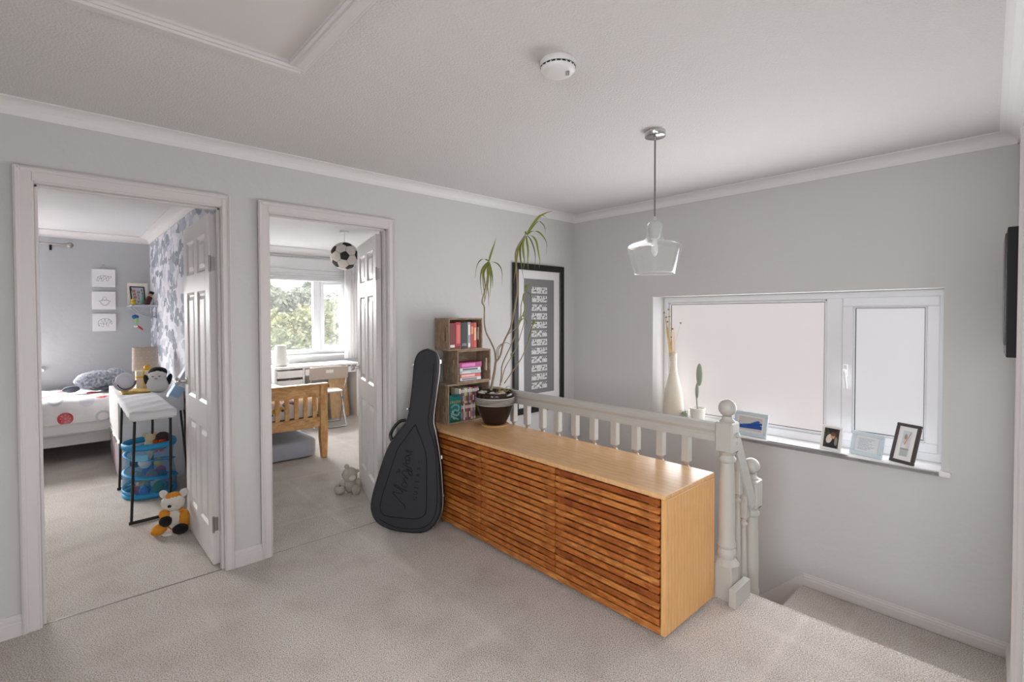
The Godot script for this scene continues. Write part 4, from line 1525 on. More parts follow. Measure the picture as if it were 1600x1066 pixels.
func wall_frame() -> void:
	var tl := on_z(802.3, 410.5, 0.02)
	var tr := on_z(880.8, 417.3, 0.02)
	var bl := on_z(809.0, 647.0, 0.02)
	var w := tr.x - tl.x
	var h := 1.300
	var o := thing("picture_frame", "tall black frame of small black-and-white photo strips on the doorway wall", "picture frame", Vector3(tl.x, 0.5 * (tl.y + tr.y) - h, 0.002))
	var f := 0.055
	var g := G_frame_xy(0.0, w, 0.0, h, 0.0, 0.028, f)
	part(g, "frame", M.black_gloss, o)
	g = G.new()
	g.bx(f - 0.004, w - f + 0.004, f - 0.004, h - f + 0.004, 0.0, 0.012)
	part(g, "white_mount", M.satin_white, o)
	var m := 0.073
	g = G.new()
	g.bx(f + m, w - f - m, f + m * 1.5, h - f - m, 0.012, 0.0135)
	part(g, "grey_mount", mat("charcoal_card", rgb(84, 84, 88), 0.8), o)
	# twelve rows of three small prints
	var r := RandomNumberGenerator.new()
	r.seed = 90
	var mats := []
	for k in 6:
		var im := Image.create(48, 48, false, Image.FORMAT_RGB8)
		im.fill(rgb(214, 212, 210))
		for j in 9:
			var v: int = [20, 60, 110, 226, 240][r.randi() % 5]
			disc(im, r.randf() * 48, r.randf() * 48, r.randf_range(3, 9), r.randf_range(4, 13), rgb(v, v, v), r.randf() * 3)
		mats.append(print_mat("photo_print_%d" % k, im, 0.4))
	var pw := 0.0632
	var ph := 0.056
	var gap := 0.0035
	var x0 := f + m + 0.090
	var y0 := h - f - m - 0.070
	for i in 12:
		for j in 3:
			g = G.new()
			var xa := x0 + j * (pw + gap)
			var ya := y0 - i * 0.0765
			g.pic(Vector3(xa, ya, 0.0142), Vector3(xa + pw, ya, 0.0142), Vector3(xa + pw, ya - ph, 0.0142), Vector3(xa, ya - ph, 0.0142), Vector3.BACK)
			part(g, "photo", mats[(i * 2 + j * 5) % 6], o)
	g = G.new()
	g.bx(f - 0.003, w - f + 0.003, f - 0.003, h - f + 0.003, 0.019, 0.021)
	part(g, "glazing", M.glass, o)
	# black box frame seen edge-on on the wall at the stair head
	var c := at_d(1590, 466, 2.32)
	var b := thing("wall_panel", "thick black panel seen edge-on on the wall at the stair head", "panel", Vector3(c.x, 1.215, wall_c(c.x)), atan2(WC, 1.0))
	g = G.new()
	g.bx(-0.2, 0.2, 0.0, 0.585, -0.045, -0.004, 0.003)
	part(g, "panel_case", M.black_matt, b)
	g = G.new()
	g.bx(-0.18, 0.18, 0.055, 0.56, -0.052, -0.044, 0.002)
	part(g, "panel_face", M.black_gloss, b)

func photo_image(kind: int) -> Image:
	var im := Image.create(96, 96, false, Image.FORMAT_RGB8)
	if kind == 0: # a blue brush stroke
		im.fill(rgb(206, 202, 198))
		var a := []
		for k in 40:
			a.append(Vector2(6 + k * 2.2, 70 - k * 0.2 + (k % 4)))
		stroke(im, a, 12.0, rgb(34, 84, 166))
		stroke(im, [Vector2(20, 62), Vector2(50, 52), Vector2(78, 26)], 8.0, rgb(40, 92, 176))
		stroke(im, [Vector2(40, 58), Vector2(90, 40)], 8.0, rgb(30, 76, 158))
	elif kind == 1: # two people embracing against dark leaves
		im.fill(rgb(56, 50, 48))
		for k in 30:
			disc(im, (k * 37) % 96, (k * 53) % 96, 5, 7, rgb(70 + k % 20, 66 + k % 14, 56))
		disc(im, 50, 84, 34, 34, rgb(34, 32, 38))
		disc(im, 34, 52, 18, 24, rgb(222, 206, 192), 0.5)
		disc(im, 56, 36, 14, 15, rgb(206, 160, 132))
		disc(im, 56, 27, 15, 10, rgb(110, 74, 50))
		disc(im, 78, 60, 10, 22, rgb(150, 140, 130))
	elif kind == 2: # handwriting on card
		im.fill(rgb(224, 228, 232))
		for k in 8:
			var v := []
			for j in 16:
				v.append(Vector2(8 + j * (4.9 - (k * 7 % 5) * 0.5), 12 + k * 10.5 + sin(j * 2.1 + k) * 2.2))
			stroke(im, v, 0.9, rgb(112, 118, 134))
	else: # a child at a pale table
		im.fill(rgb(198, 208, 214))
		disc(im, 70, 34, 26, 30, rgb(214, 206, 204))
		disc(im, 34, 70, 30, 26, rgb(222, 222, 224))
		disc(im, 38, 34, 16, 18, rgb(226, 186, 170))
		disc(im, 38, 22, 17, 10, rgb(168, 140, 112))
		im.fill_rect(Rect2i(0, 66, 96, 6), rgb(150, 156, 156))
		im.fill_rect(Rect2i(8, 72, 80, 24), rgb(178, 184, 178))
		stroke(im, [Vector2(40, 50), Vector2(84, 6)], 2.5, rgb(120, 120, 124))
	return im

# a standing frame: a, b are the bottom corners on the sill, top edge leans back by lean
func standing_frame(called: String, label: String, a: Vector3, b: Vector3, h: float, lean: float, bar: float, m: Material, mount: float, image: Image, grp := "") -> void:
	var o := thing(called, label, "photo frame", a, 0.0, grp)
	var xd := (b - a)
	xd.y = 0
	var w := xd.length()
	var xa := xd.normalized()
	var nb := xa.cross(Vector3.UP).normalized()
	if nb.x > 0:
		nb = -nb # front faces the landing
	var up := (Vector3.UP * cos(lean) - nb * sin(lean)).normalized()
	var fr := xa.cross(up)
	if fr.x > 0:
		fr = -fr
	var T := Transform3D(Basis(xa, up, xa.cross(up)), Vector3(0, 0.001, 0))
	var s := 1.0 if xa.cross(up).dot(fr) > 0 else -1.0
	var g := G.new()
	g.T = T
	for q in [[0.0, w, 0.0, bar], [0.0, w, h - bar, h], [0.0, bar, bar, h - bar], [w - bar, w, bar, h - bar]]:
		g.bx(q[0], q[1], q[2], q[3], 0.0, -0.016 * s, 0.003)
	part(g, "frame", m, o)
	g = G.new()
	g.T = T
	g.bx(bar - 0.002, w - bar + 0.002, bar - 0.002, h - bar + 0.002, -0.006 * s, -0.014 * s)
	part(g, "mount", M.satin_white, o)
	g = G.new()
	g.T = T
	var k := bar + mount
	var z := -0.005 * s
	g.pic(Vector3(k, h - k, z), Vector3(w - k, h - k, z), Vector3(w - k, k, z), Vector3(k, k, z), Vector3(0, 0, s))
	part(g, "picture", print_mat(label, image, 0.5), o)
	# easel strut
	g = G.new()
	var p0 := T * Vector3(w * 0.5, h * 0.7, -0.016 * s)
	var p1 := T * Vector3(w * 0.5, 0, -0.016 * s) - fr * (h * 0.34)
	p1.y = 0.003
	if (a + p1).x < 0.172:
		g.tube([p0, p1], 0.004, 6)
		part(g, "strut", M.black_matt, o)

func sill_things() -> void:
	var Y := WY0 + 0.0005
	# tall ribbed vase
	var c := on_x(1052, 640, 0.085)
	var o := thing("ribbed_vase", "tall cream bottle vase with fine horizontal ribs", "vase", Vector3(0.085, Y, maxf(c.z, WZ0 + 0.085)))
	var g := G.new()
	var shape := [Vector2(0.066, 0.0), Vector2(0.074, 0.02), Vector2(0.080, 0.09), Vector2(0.078, 0.17), Vector2(0.068, 0.25), Vector2(0.050, 0.33), Vector2(0.034, 0.40), Vector2(0.027, 0.46), Vector2(0.0265, 0.52), Vector2(0.028, 0.565)]
	var fine: Array = curve(shape, 12)
	var pr := [Vector2(0.0, 0.0)]
	for i in fine.size():
		var p: Vector2 = fine[i]
		pr.append(p + Vector2(0.0022 if i % 2 == 0 else -0.0018, 0))
	pr.append(Vector2(0.024, 0.566))
	pr.append(Vector2(0.022, 0.50))
	g.lathe(pr, 36, 70)
	part(g, "body", mat("vase_cream", rgb(232, 224, 208), 0.55), o)
	var vb := o.position
	# dried stems standing in it
	var st := mat("dried_stem", rgb(206, 176, 122), 0.8)
	var hd := mat("dried_head", rgb(150, 122, 74), 0.9)
	var dv := depth(vb)
	var n := 0
	for s in [[[1048, 545], [1042, 515], [1038, 489]], [[1049, 545], [1047, 510], [1044.5, 484]], [[1050, 545], [1049, 520], [1046, 495]], [[1050, 545], [1045, 525], [1043, 503]], [[1051, 545], [1052, 525], [1051, 514]], [[1051, 545], [1050, 535], [1049, 527]], [[1053, 545], [1058, 525], [1063.5, 505]], [[1049, 545], [1046, 525], [1041, 496]]]:
		n += 1
		var f := thing("dried_flower", ["dried button flower stem leaning towards the reveal", "tallest dried button flower stem in the vase", "dried button flower on a straight stem", "dried button flower just under the tallest", "short dried button flower in the middle of the bunch", "shortest dried button flower in the vase", "lone dried button flower leaning away from the bunch", "small green-brown dried flower bud in the bunch"][n - 1], "dried flower", Vector3(vb.x, vb.y + 0.50, vb.z), 0.0, "dried flowers in the cream vase")
		var pts := []
		var lo := Vector3((n % 3 - 1) * 0.006, -0.1, (n % 2) * 0.008 - 0.004)
		pts.append(lo)
		for p in px(s, dv + ((n * 5) % 4 - 1.5) * 0.008):
			pts.append(p - f.position)
		g = G.new()
		g.tube(curve(pts, 4), 0.0013, 5)
		part(g, "stalk", st, f)
		g = G.new()
		g.ell(pts[-1], Vector3(0.008, 0.007, 0.008), 10)
		part(g, "flower_head", hd, f)
	for k in 3:
		var f := thing("dried_grass", ["broad straw-coloured grass blade in the vase", "pale pink-buff grass plume in the vase", "narrow ochre grass blade in the vase"][k], "dried grass", Vector3(vb.x, vb.y + 0.50, vb.z), 0.0, "dried grasses in the cream vase")
		var pts := [Vector3(0, -0.12, 0)]
		for p in px([[[1047, 546], [1044, 528], [1043, 508]], [[1053, 546], [1053, 526], [1054, 508]], [[1046, 546], [1042, 515], [1040, 495]]][k], dv - 0.01 + k * 0.01):
			pts.append(p - f.position)
		g = G.new()
		g.blade(curve(pts, 5), [0.022, 0.016, 0.014][k], RX)
		part(g, "blade", [st, mat("grass_buff", rgb(222, 200, 176), 0.9), mat("grass_ochre", rgb(188, 150, 84), 0.9)][k], f)
	# glass tumbler of green moss
	c = on_x(1069, 655, 0.065)
	o = thing("glass_tumbler", "small clear tumbler filled with green moss", "tumbler", Vector3(0.065, Y, c.z))
	g = G.new()
	g.lathe([Vector2(0.0, 0.0), Vector2(0.034, 0.0), Vector2(0.040, 0.115), Vector2(0.038, 0.115), Vector2(0.0325, 0.004), Vector2(0.0, 0.004)], 28, 60)
	var vg := mat("tumbler_glass", Color(0.95, 0.97, 0.96, 0.1), 0.03)
	vg.transparency = BaseMaterial3D.TRANSPARENCY_ALPHA
	part(g, "glass", vg, o)
	var r := RandomNumberGenerator.new()
	r.seed = 8
	var mm := [mat("moss_dark", rgb(96, 128, 74), 0.9), mat("moss_light", rgb(170, 184, 140), 0.9)]
	for k in 2:
		g = G.new()
		for j in 34:
			var a := r.randf() * TAU
			var q := sqrt(r.randf()) * 0.022
			g.ell(Vector3(cos(a) * q, r.randf_range(0.012, 0.095), sin(a) * q), Vector3(0.008, 0.007, 0.008), 8)
		part(g, "moss", mm[k], o).set_meta("kind", "stuff")
	# white pot with a single cactus pad
	c = on_x(1090, 655, 0.085)
	o = thing("potted_cactus", "single tall cactus pad in a plain white pot", "plant", Vector3(0.085, Y, c.z))
	g = G.new()
	g.lathe([Vector2(0.0, 0.0), Vector2(0.046, 0.0), Vector2(0.058, 0.140), Vector2(0.054, 0.141), Vector2(0.050, 0.125), Vector2(0.0, 0.123)], 32, 60)
	part(g, "pot", mat("pot_white", rgb(236, 232, 224), 0.6), o)
	g = G.new()
	g.lathe([Vector2(0.05, 0.124), Vector2(0.0, 0.128)], 20, 60)
	part(g, "soil", M.soil, o)
	var gc := mat("cactus_green", rgb(158, 170, 156), 0.75)
	g = G.new()
	g.tube(curve([Vector3(0, 0.12, 0), Vector3(0.0, 0.18, -0.006), Vector3(0, 0.235, -0.010)]), 0.006, 8)
	part(g, "stem", gc, o)
	g = G.new()
	g.ell(Vector3(0, 0.275, -0.006), Vector3(0.008, 0.065, 0.015), 16)
	part(g, "pad", gc, o)
	g = G.new()
	g.ell(Vector3(0, 0.405, 0.012), Vector3(0.010, 0.09, 0.026), 18)
	part(g, "pad", gc, o)
	# wire glasses-like trinket
	c = on_x(1110, 655, 0.05)
	o = thing("wire_trinket", "little bent wire ornament beside the white pot", "ornament", Vector3(0.05, Y, c.z))
	g = G.new()
	for k in 2:
		var loop := []
		for j in 13:
			loop.append(Vector3(cos(j * TAU / 12) * 0.004, 0.018 + sin(j * TAU / 12) * 0.014, -0.02 + k * 0.04 + cos(j * TAU / 12) * 0.017))
		g.tube(loop, 0.0014, 6, false)
	g.tube([Vector3(0.004, 0.018, -0.003), Vector3(0.0, 0.022, 0.0), Vector3(-0.004, 0.018, 0.003)], 0.0014, 6)
	part(g, "wire", M.brushed_steel, o)
	# photo frames
	var pale := mat("pale_blue_frame", rgb(206, 218, 224), 0.4)
	var white := mat("white_frame", rgb(232, 230, 228), 0.4)
	var dark := mat("brown_black_frame", rgb(70, 62, 60), 0.45)
	var spot := func(u: float, v: float) -> Vector3:
		var p := on_y(u, v, Y)
		p.x = clampf(p.x, -0.025, 0.12)
		return p
	var A := Vector3(0.05, Y, on_x(1144, 680, 0.05).z)
	var B := Vector3(0.015, Y, on_x(1196, 686, 0.015).z)
	standing_frame("photo_frame", "pale blue frame with a blue brush-stroke picture", A, B, 0.172, 0.22, 0.026, pale, 0.012, photo_image(0), "photo frames on the window sill")
	A = Vector3(0.035, Y, on_x(1280, 700, 0.035).z)
	B = Vector3(0.010, Y, on_x(1312, 705, 0.010).z)
	standing_frame("photo_frame", "small white frame with a photo of two people embracing", A, B, 0.158, 0.24, 0.017, white, 0.0, photo_image(1), "photo frames on the window sill")
	A = Vector3(0.045, Y, on_x(1326, 706, 0.045).z)
	B = Vector3(0.000, Y, on_x(1376, 718, 0.0).z)
	standing_frame("photo_frame", "pale blue frame holding a handwritten card", A, B, 0.148, 0.3, 0.026, pale, 0.006, photo_image(2), "photo frames on the window sill")
	A = Vector3(0.035, Y, on_x(1388, 715, 0.035).z)
	B = Vector3(-0.015, Y, on_x(1426, 729, -0.015).z)
	standing_frame("photo_frame", "large dark brown frame with a child's photo", A, B, 0.238, 0.33, 0.019, dark, 0.024, photo_image(3), "photo frames on the window sill")

func ceiling_things() -> void:
	# pendant lamp
	var p := Vector3(-1.378, H, 1.694)
	var o := thing("pendant_lamp", "clear glass pendant lamp on a grey flex over the stairs", "pendant lamp", p)
	var g := G.new()
	g.lathe([Vector2(0.0, -0.028), Vector2(0.050, -0.028), Vector2(0.052, -0.026), Vector2(0.052, 0.0)], 32, 50)
	part(g, "ceiling_rose", M.chrome, o)
	g = G.new()
	g.lathe([Vector2(0.0, -0.045), Vector2(0.007, -0.045), Vector2(0.009, -0.028)], 12, 50)
	part(g, "cord_grip", M.brushed_steel, o)
	g = G.new()
	g.tube([Vector3(0, -0.04, 0), Vector3(0, -0.43, 0)], 0.0042, 10)
	part(g, "flex", mat("grey_flex", rgb(120, 114, 114), 0.7), o)
	g = G.new()
	g.lathe([Vector2(0.0, -0.545), Vector2(0.020, -0.545), Vector2(0.028, -0.535), Vector2(0.033, -0.50), Vector2(0.031, -0.47), Vector2(0.022, -0.458), Vector2(0.009, -0.455), Vector2(0.009, -0.435), Vector2(0.0, -0.435)], 28, 50)
	part(g, "lamp_holder", mat("holder_grey", rgb(186, 188, 186), 0.5), o)
	var gl := mat("shade_glass", Color(0.98, 1.0, 1.0, 0.06), 0.03)
	gl.transparency = BaseMaterial3D.TRANSPARENCY_ALPHA
	g = G.new()
	var pr := [Vector2(0.100, -0.722), Vector2(0.108, -0.70), Vector2(0.130, -0.625), Vector2(0.137, -0.598), Vector2(0.133, -0.582), Vector2(0.110, -0.568), Vector2(0.060, -0.553), Vector2(0.044, -0.54), Vector2(0.040, -0.51), Vector2(0.040, -0.478), Vector2(0.034, -0.466), Vector2(0.020, -0.458)]
	var fine: Array = curve(pr, 4)
	g.lathe(fine, 48, 70)
	var shade := part(g, "shade", gl, o)
	g = G.new()
	var ring := []
	for k in 49:
		ring.append(Vector3(cos(k * TAU / 48) * 0.1, -0.722, sin(k * TAU / 48) * 0.1))
	g.tube(ring, 0.0022, 8, false)
	part(g, "rim", gl, shade)
	g = G.new()
	g.lathe([Vector2(0.0, -0.635), Vector2(0.006, -0.632), Vector2(0.015, -0.612), Vector2(0.017, -0.595), Vector2(0.013, -0.565), Vector2(0.012, -0.545)], 20, 60)
	var bm := mat("bulb_glass", Color(1, 1, 1, 0.35), 0.05)
	bm.transparency = BaseMaterial3D.TRANSPARENCY_ALPHA
	part(g, "bulb", bm, o)
	M.glass.transparency = BaseMaterial3D.TRANSPARENCY_ALPHA
	# smoke alarm
	var s := Vector3(-2.262, H, 1.826)
	o = thing("smoke_alarm", "round white smoke alarm on the landing ceiling", "smoke alarm", s)
	g = G.new()
	g.lathe([Vector2(0.066, -0.024), Vector2(0.066, -0.006), Vector2(0.062, 0.0)], 40, 50)
	part(g, "base_plate", M.white_plastic, o)
	g = G.new()
	g.lathe([Vector2(0.060, -0.030), Vector2(0.060, -0.023)], 40, 50)
	tag(part(g, "vent_ring", M.black_matt, o), "dark vent slot")
	g = G.new()
	g.lathe([Vector2(0.0, -0.048), Vector2(0.036, -0.048), Vector2(0.056, -0.044), Vector2(0.063, -0.036), Vector2(0.063, -0.029)], 40, 50)
	part(g, "cover", M.white_plastic, o)
	for k in 20:
		var a := k * TAU / 20
		g = G.new()
		g.box(Vector3(cos(a) * 0.0615, -0.0265, sin(a) * 0.0615), Vector3(0.004, 0.006, 0.004))
		part(g, "vent_rib", M.white_plastic, o)
	for k in 4:
		g = G.new()
		g.T = Transform3D(Basis(Vector3.UP, 0.74), Vector3(0.018, 0, 0.022))
		g.box(Vector3(-0.018 + k * 0.009, -0.0482, 0.006), Vector3(0.003, 0.002, 0.015))
		part(g, "sounder_slot", mat("slot_grey", rgb(140, 138, 136), 0.6) if k == 0 else M.slot_grey, o)
	# loft hatch
	o = thing("loft_hatch", "white painted loft hatch with a moulded frame", "loft hatch", Vector3(-3.3675, H, 1.52))
	g = G.new()
	g.bx(-0.385, 0.385, 0.006, 0.020, -0.375, 0.375)
	part(g, "hatch_panel", M.gloss_white, o)
	for e in [[-0.441, 0.441, -0.43, -0.365], [-0.441, 0.441, 0.365, 0.43], [-0.441, -0.376, -0.365, 0.365], [0.376, 0.441, -0.365, 0.365]]:
		g = G.new()
		g.bx(e[0], e[1], -0.016, 0.0, e[2], e[3], 0.006)
		g.bx(e[0] + 0.015, e[1] - 0.015, -0.022, -0.010, e[2] + 0.015, e[3] - 0.015, 0.005)
		part(g, "architrave", M.gloss_white, o)
	for e in [[-0.392, 0.392, -0.38, -0.365], [-0.392, 0.392, 0.365, 0.38], [-0.392, -0.376, -0.365, 0.365], [0.376, 0.392, -0.365, 0.365]]:
		g = G.new()
		g.bx(e[0], e[1], -0.004, 0.06, e[2], e[3])
		part(g, "lining", M.gloss_white, o)

func quilt_mat() -> StandardMaterial3D:
	var im := Image.create(512, 512, false, Image.FORMAT_RGB8)
	im.fill(rgb(234, 230, 232))
	for p in [[90, 120], [300, 60], [440, 250], [200, 300], [60, 420], [350, 440]]:
		disc(im, p[0], p[1], 34, 34, rgb(196, 34, 44))
		for k in 8:
			disc(im, p[0] + cos(k * TAU / 8) * 20, p[1] + sin(k * TAU / 8) * 20, 4, 4, rgb(226, 120, 120))
		disc(im, p[0], p[1], 4, 4, rgb(226, 120, 120))
	for p in [[190, 170], [400, 140], [300, 220], [90, 260], [470, 400], [220, 440], [130, 20]]:
		disc(im, p[0], p[1], 36, 36, rgb(190, 192, 198), 0.0, 0.42)
	for p in [[20, 160], [380, 350], [250, 120], [140, 360], [480, 60]]:
		disc(im, p[0], p[1], 34, 34, rgb(214, 214, 220))
	var m := mat("spotted_quilt", Color.WHITE, 0.9)
	m.albedo_texture = ImageTexture.create_from_image(im)
	return triplanar(m, 1.15)

func canvas_image(kind: int) -> Image:
	var im := Image.create(128, 112, false, Image.FORMAT_RGB8)
	im.fill(rgb(236, 236, 238))
	var c := rgb(128, 130, 136)
	var L: Array
	if kind == 0: # faceted bear
		L = [[[26, 74], [30, 52], [44, 42], [70, 40], [88, 44], [104, 42], [106, 50], [92, 56], [88, 74], [80, 74], [78, 60], [62, 62], [60, 76], [50, 76], [52, 60], [40, 60], [34, 76], [26, 74]], [[30, 52], [52, 60], [44, 42]], [[52, 60], [70, 40], [78, 60]], [[78, 60], [88, 44], [92, 56]]]
	elif kind == 1: # faceted penguin
		L = [[[58, 34], [66, 30], [76, 36], [78, 48], [90, 58], [100, 56], [92, 66], [88, 80], [74, 88], [60, 88], [48, 80], [44, 66], [36, 58], [46, 58], [56, 48], [58, 34]], [[56, 48], [68, 54], [78, 48]], [[46, 58], [68, 54], [90, 58]], [[44, 66], [68, 88], [92, 66]]]
	else: # faceted elephant
		L = [[[28, 66], [30, 50], [44, 36], [66, 30], [88, 34], [102, 44], [106, 64], [100, 66], [96, 54], [88, 58], [86, 82], [76, 82], [74, 66], [58, 68], [58, 84], [48, 82], [48, 62], [38, 60], [36, 80], [30, 76], [28, 66]], [[44, 36], [58, 68], [66, 30]], [[66, 30], [74, 66], [88, 34]], [[88, 34], [96, 54], [102, 44]]]
	for l in L:
		var v := []
		for p in l:
			v.append(Vector2(p[0], p[1]))
		stroke(im, v, 0.9, c)
	return im

func bedroom_one() -> void:
	var bz := -4.3
	var g: G
	# bed along the grey wall
	var o := thing("bed", "white bed with trundle rail along the grey wall", "bed", Vector3(-3.85, 0, -3.70))
	var zf := 0.50
	g = G.new()
	g.bx(-1.05, 0.92, 0.29, 0.405, zf - 0.03, zf, 0.004)
	part(g, "side_rail", M.satin_white, o)
	g = G.new()
	g.bx(-1.05, 0.92, 0.29, 0.405, -0.56, -0.53, 0.004)
	part(g, "side_rail", M.satin_white, o)
	g = G.new()
	g.bx(-1.05, 0.92, 0.275, 0.292, zf - 0.06, zf - 0.02, 0.003)
	g.bx(-1.03, 0.90, 0.165, 0.265, zf - 0.10, zf - 0.08, 0.003)
	part(g, "trundle_rail", M.satin_white, o)
	g = G.new()
	g.bx(-1.04, 0.91, 0.30, 0.33, -0.53, zf - 0.03)
	part(g, "slat_base", M.cream, o)
	for x in [-1.08, 0.92]:
		g = G.new()
		g.bx(x, x + 0.04, 0.0, 0.80, -0.56, zf, 0.006)
		part(g, "end_panel", M.satin_white, o)
	g = G.new()
	g.ell(Vector3(-0.065, 0.42, -0.03), Vector3(0.97, 0.11, 0.50), 36, 0.35, 0.16)
	part(g, "mattress", M.cream, o)
	# quilt with quilted folds over the top and the front side
	var P := []
	var rows := 34
	for i in rows + 1:
		var row := []
		var f := float(i) / rows
		for k in 61:
			var x := -1.04 + 1.95 * k / 60.0
			var s := f * 1.30
			var z: float
			var y: float
			if s < 0.98:
				z = -0.50 + s
				y = 0.612
			else:
				z = 0.48 + sin(minf(1.0, (s - 0.98) / 0.09) * PI / 2) * 0.045
				y = 0.612 - (s - 0.98) + 0.02 * (1.0 if s > 1.02 else 0.0)
			var wv := 0.006 * sin(x * 19.0 + f * 6.0) * sin(s * 21.0) + 0.004 * sin(x * 41.0 - s * 9.0)
			if s < 0.98:
				y += wv
			else:
				z += wv * 1.2
				y = maxf(y, 0.395)
			row.append(Vector3(x, y, z))
		P.append(row)
	g = G.new()
	g.sheet(P, true)
	for i in g.n.size():
		pass
	single(g, "spotted_quilt", quilt_mat(), "white quilt with red and grey spots over the bed", "quilt", Vector3(-3.85, 0, -3.70))
	# grey fluffy cushion toy lying on the quilt
	var c := on_z(152, 604, -3.75)
	o = thing("fluffy_seal", "fluffy grey seal toy lying on the spotted quilt", "soft toy", Vector3(c.x, 0.634, -3.75), 0.15)
	var fur := mat("grey_fur", Color.WHITE, 1.0)
	fur.albedo_texture = noise_tex(0.03, 256, 4, 13, FastNoiseLite.TYPE_SIMPLEX, [[0.0, rgb(84, 90, 102)], [0.5, rgb(160, 166, 178)], [0.8, rgb(206, 208, 216)], [1.0, rgb(226, 226, 230)]])
	triplanar(fur, 3.0, false)
	bump(fur, noise_tex(0.09, 256, 3, 14), 1.2)
	fur.rim_enabled = true
	fur.rim = 0.5
	g = G.new()
	g.ell(Vector3(0.02, 0.095, 0), Vector3(0.21, 0.105, 0.13), 28, 1.0, 1.0, 0.03)
	g.ell(Vector3(0.15, 0.115, 0.02), Vector3(0.11, 0.10, 0.11), 24, 1.0, 1.0, 0.03)
	part(g, "body", fur, o)
	g = G.new()
	g.ell(Vector3(-0.22, 0.03, 0.06), Vector3(0.07, 0.035, 0.045), 16, 1.0, 1.0, 0.04)
	part(g, "tail", mat("fur_dark", rgb(92, 98, 110), 1.0), o)
	g = G.new()
	g.ell(Vector3(0.05, 0.02, 0.15), Vector3(0.08, 0.02, 0.05), 16, 1.0, 1.0, 0.04)
	part(g, "flipper", M.fur_dark, o)
	# curtain rod
	var f0 := on_z(109, 383, bz + 0.10)
	o = thing("curtain_rod", "steel curtain rod with a ball finial on the grey wall", "curtain rod", Vector3(f0.x, f0.y, bz + 0.10))
	g = G.new()
	g.tube([Vector3(-1.45, 0, 0), Vector3(-0.03, 0, 0)], 0.011, 12)
	part(g, "rod", M.brushed_steel, o)
	g = G.new()
	g.tube([Vector3(-0.05, 0, 0), Vector3(-0.02, 0, 0)], 0.016, 12)
	g.ell(Vector3.ZERO, Vector3(0.030, 0.030, 0.030), 18)
	part(g, "finial", M.brushed_steel, o)
	g = G.new()
	g.bx(-0.165, -0.145, -0.06, 0.016, -0.10, -0.09, 0.002)
	g.tube([Vector3(-0.155, -0.012, -0.1), Vector3(-0.155, -0.012, 0.0)], 0.006, 8)
	part(g, "bracket", M.black_matt, o)
	# three hanging canvases
	var lab := ["white canvas with a faceted bear drawing, top of three", "white canvas with a faceted penguin drawing, middle of three", "white canvas with a faceted elephant drawing, bottom of three"]
	var ys := [1.950, 1.692, 1.440]
	for k in 3:
		o = thing("canvas", lab[k], "canvas", Vector3(-3.35, ys[k] - 0.205, bz + 0.002), 0.0, "animal canvases on the grey wall")
		g = G.new()
		g.bx(0, 0.212, 0, 0.205, 0, 0.018, 0.003)
		part(g, "block", M.satin_white, o)
		g = G.new()
		g.pic(Vector3(0.003, 0.202, 0.0188), Vector3(0.209, 0.202, 0.0188), Vector3(0.209, 0.003, 0.0188), Vector3(0.003, 0.003, 0.0188), Vector3.BACK)
		part(g, "drawing", print_mat("canvas_print_%d" % k, canvas_image(k), 0.9), o)
		if k == 0:
			g = G.new()
			g.tube([Vector3(0.07, 0.2, 0.008), Vector3(0.106, 0.25, 0.008), Vector3(0.142, 0.2, 0.008)], 0.0015, 5)
			g.ell(Vector3(0.106, 0.252, 0.006), Vector3(0.004, 0.010, 0.006), 8)
			tag(part(g, "hanging_cord", M.brushed_steel, o), "cord over a nail")
	# bracket shelf in the corner
	var sh := Vector3(-2.93, 1.535, -3.92)
	o = thing("wall_shelf", "grey bracket shelf on the patterned wall near the corner", "shelf", sh)
	var gm := mat("shelf_grey", rgb(168, 172, 180), 0.5)
	g = G.new()
	g.bx(-0.115, 0.117, -0.02, 0.0, -0.33, 0.25, 0.003)
	part(g, "shelf_board", gm, o)
	for z in [-0.2, 0.15]:
		g = G.new()
		g.tube(curve([Vector3(-0.09, -0.022, z), Vector3(-0.02, -0.09, z), Vector3(0.112, -0.14, z)]), 0.007, 8)
		g.bx(0.105, 0.116, -0.15, -0.02, z - 0.01, z + 0.01, 0.002)
		part(g, "bracket", gm, o)
	o = thing("book", "white picture book standing at the back of the corner shelf", "book", sh + Vector3(-0.105, 0.001, -0.28), 0.0)
	g = G.new()
	g.bx(0, 0.19, 0, 0.262, -0.02, 0.0, 0.002)
	part(g, "cover", M.cream, o)
	var a := sh + Vector3(-0.085, 0.001, -0.10)
	o = thing("photo_frame", "black framed poster leaning on the corner shelf", "photo frame", a, 0.35)
	var im := Image.create(96, 96, false, Image.FORMAT_RGB8)
	im.fill(rgb(206, 208, 212))
	for k in 20:
		disc(im, (k * 29) % 90 + 3, (k * 41) % 70 + 14, 6, 8, [rgb(110, 130, 150), rgb(190, 120, 110), rgb(150, 150, 156)][k % 3])
	g = G.new()
	g.T = Transform3D(Basis(Vector3.RIGHT, -0.16), Vector3.ZERO)
	for q in [[0.0, 0.15, 0.0, 0.012], [0.0, 0.15, 0.208, 0.22], [0.0, 0.012, 0.012, 0.208], [0.138, 0.15, 0.012, 0.208]]:
		g.bx(q[0], q[1], q[2], q[3], -0.014, 0.0, 0.002)
	part(g, "frame", M.black_gloss, o)
	g = G.new()
	g.T = Transform3D(Basis(Vector3.RIGHT, -0.16), Vector3.ZERO)
	g.pic(Vector3(0.010, 0.210, -0.006), Vector3(0.14, 0.210, -0.006), Vector3(0.14, 0.010, -0.006), Vector3(0.010, 0.010, -0.006), Vector3.BACK)
	part(g, "picture", print_mat("shelf_poster", im), o)
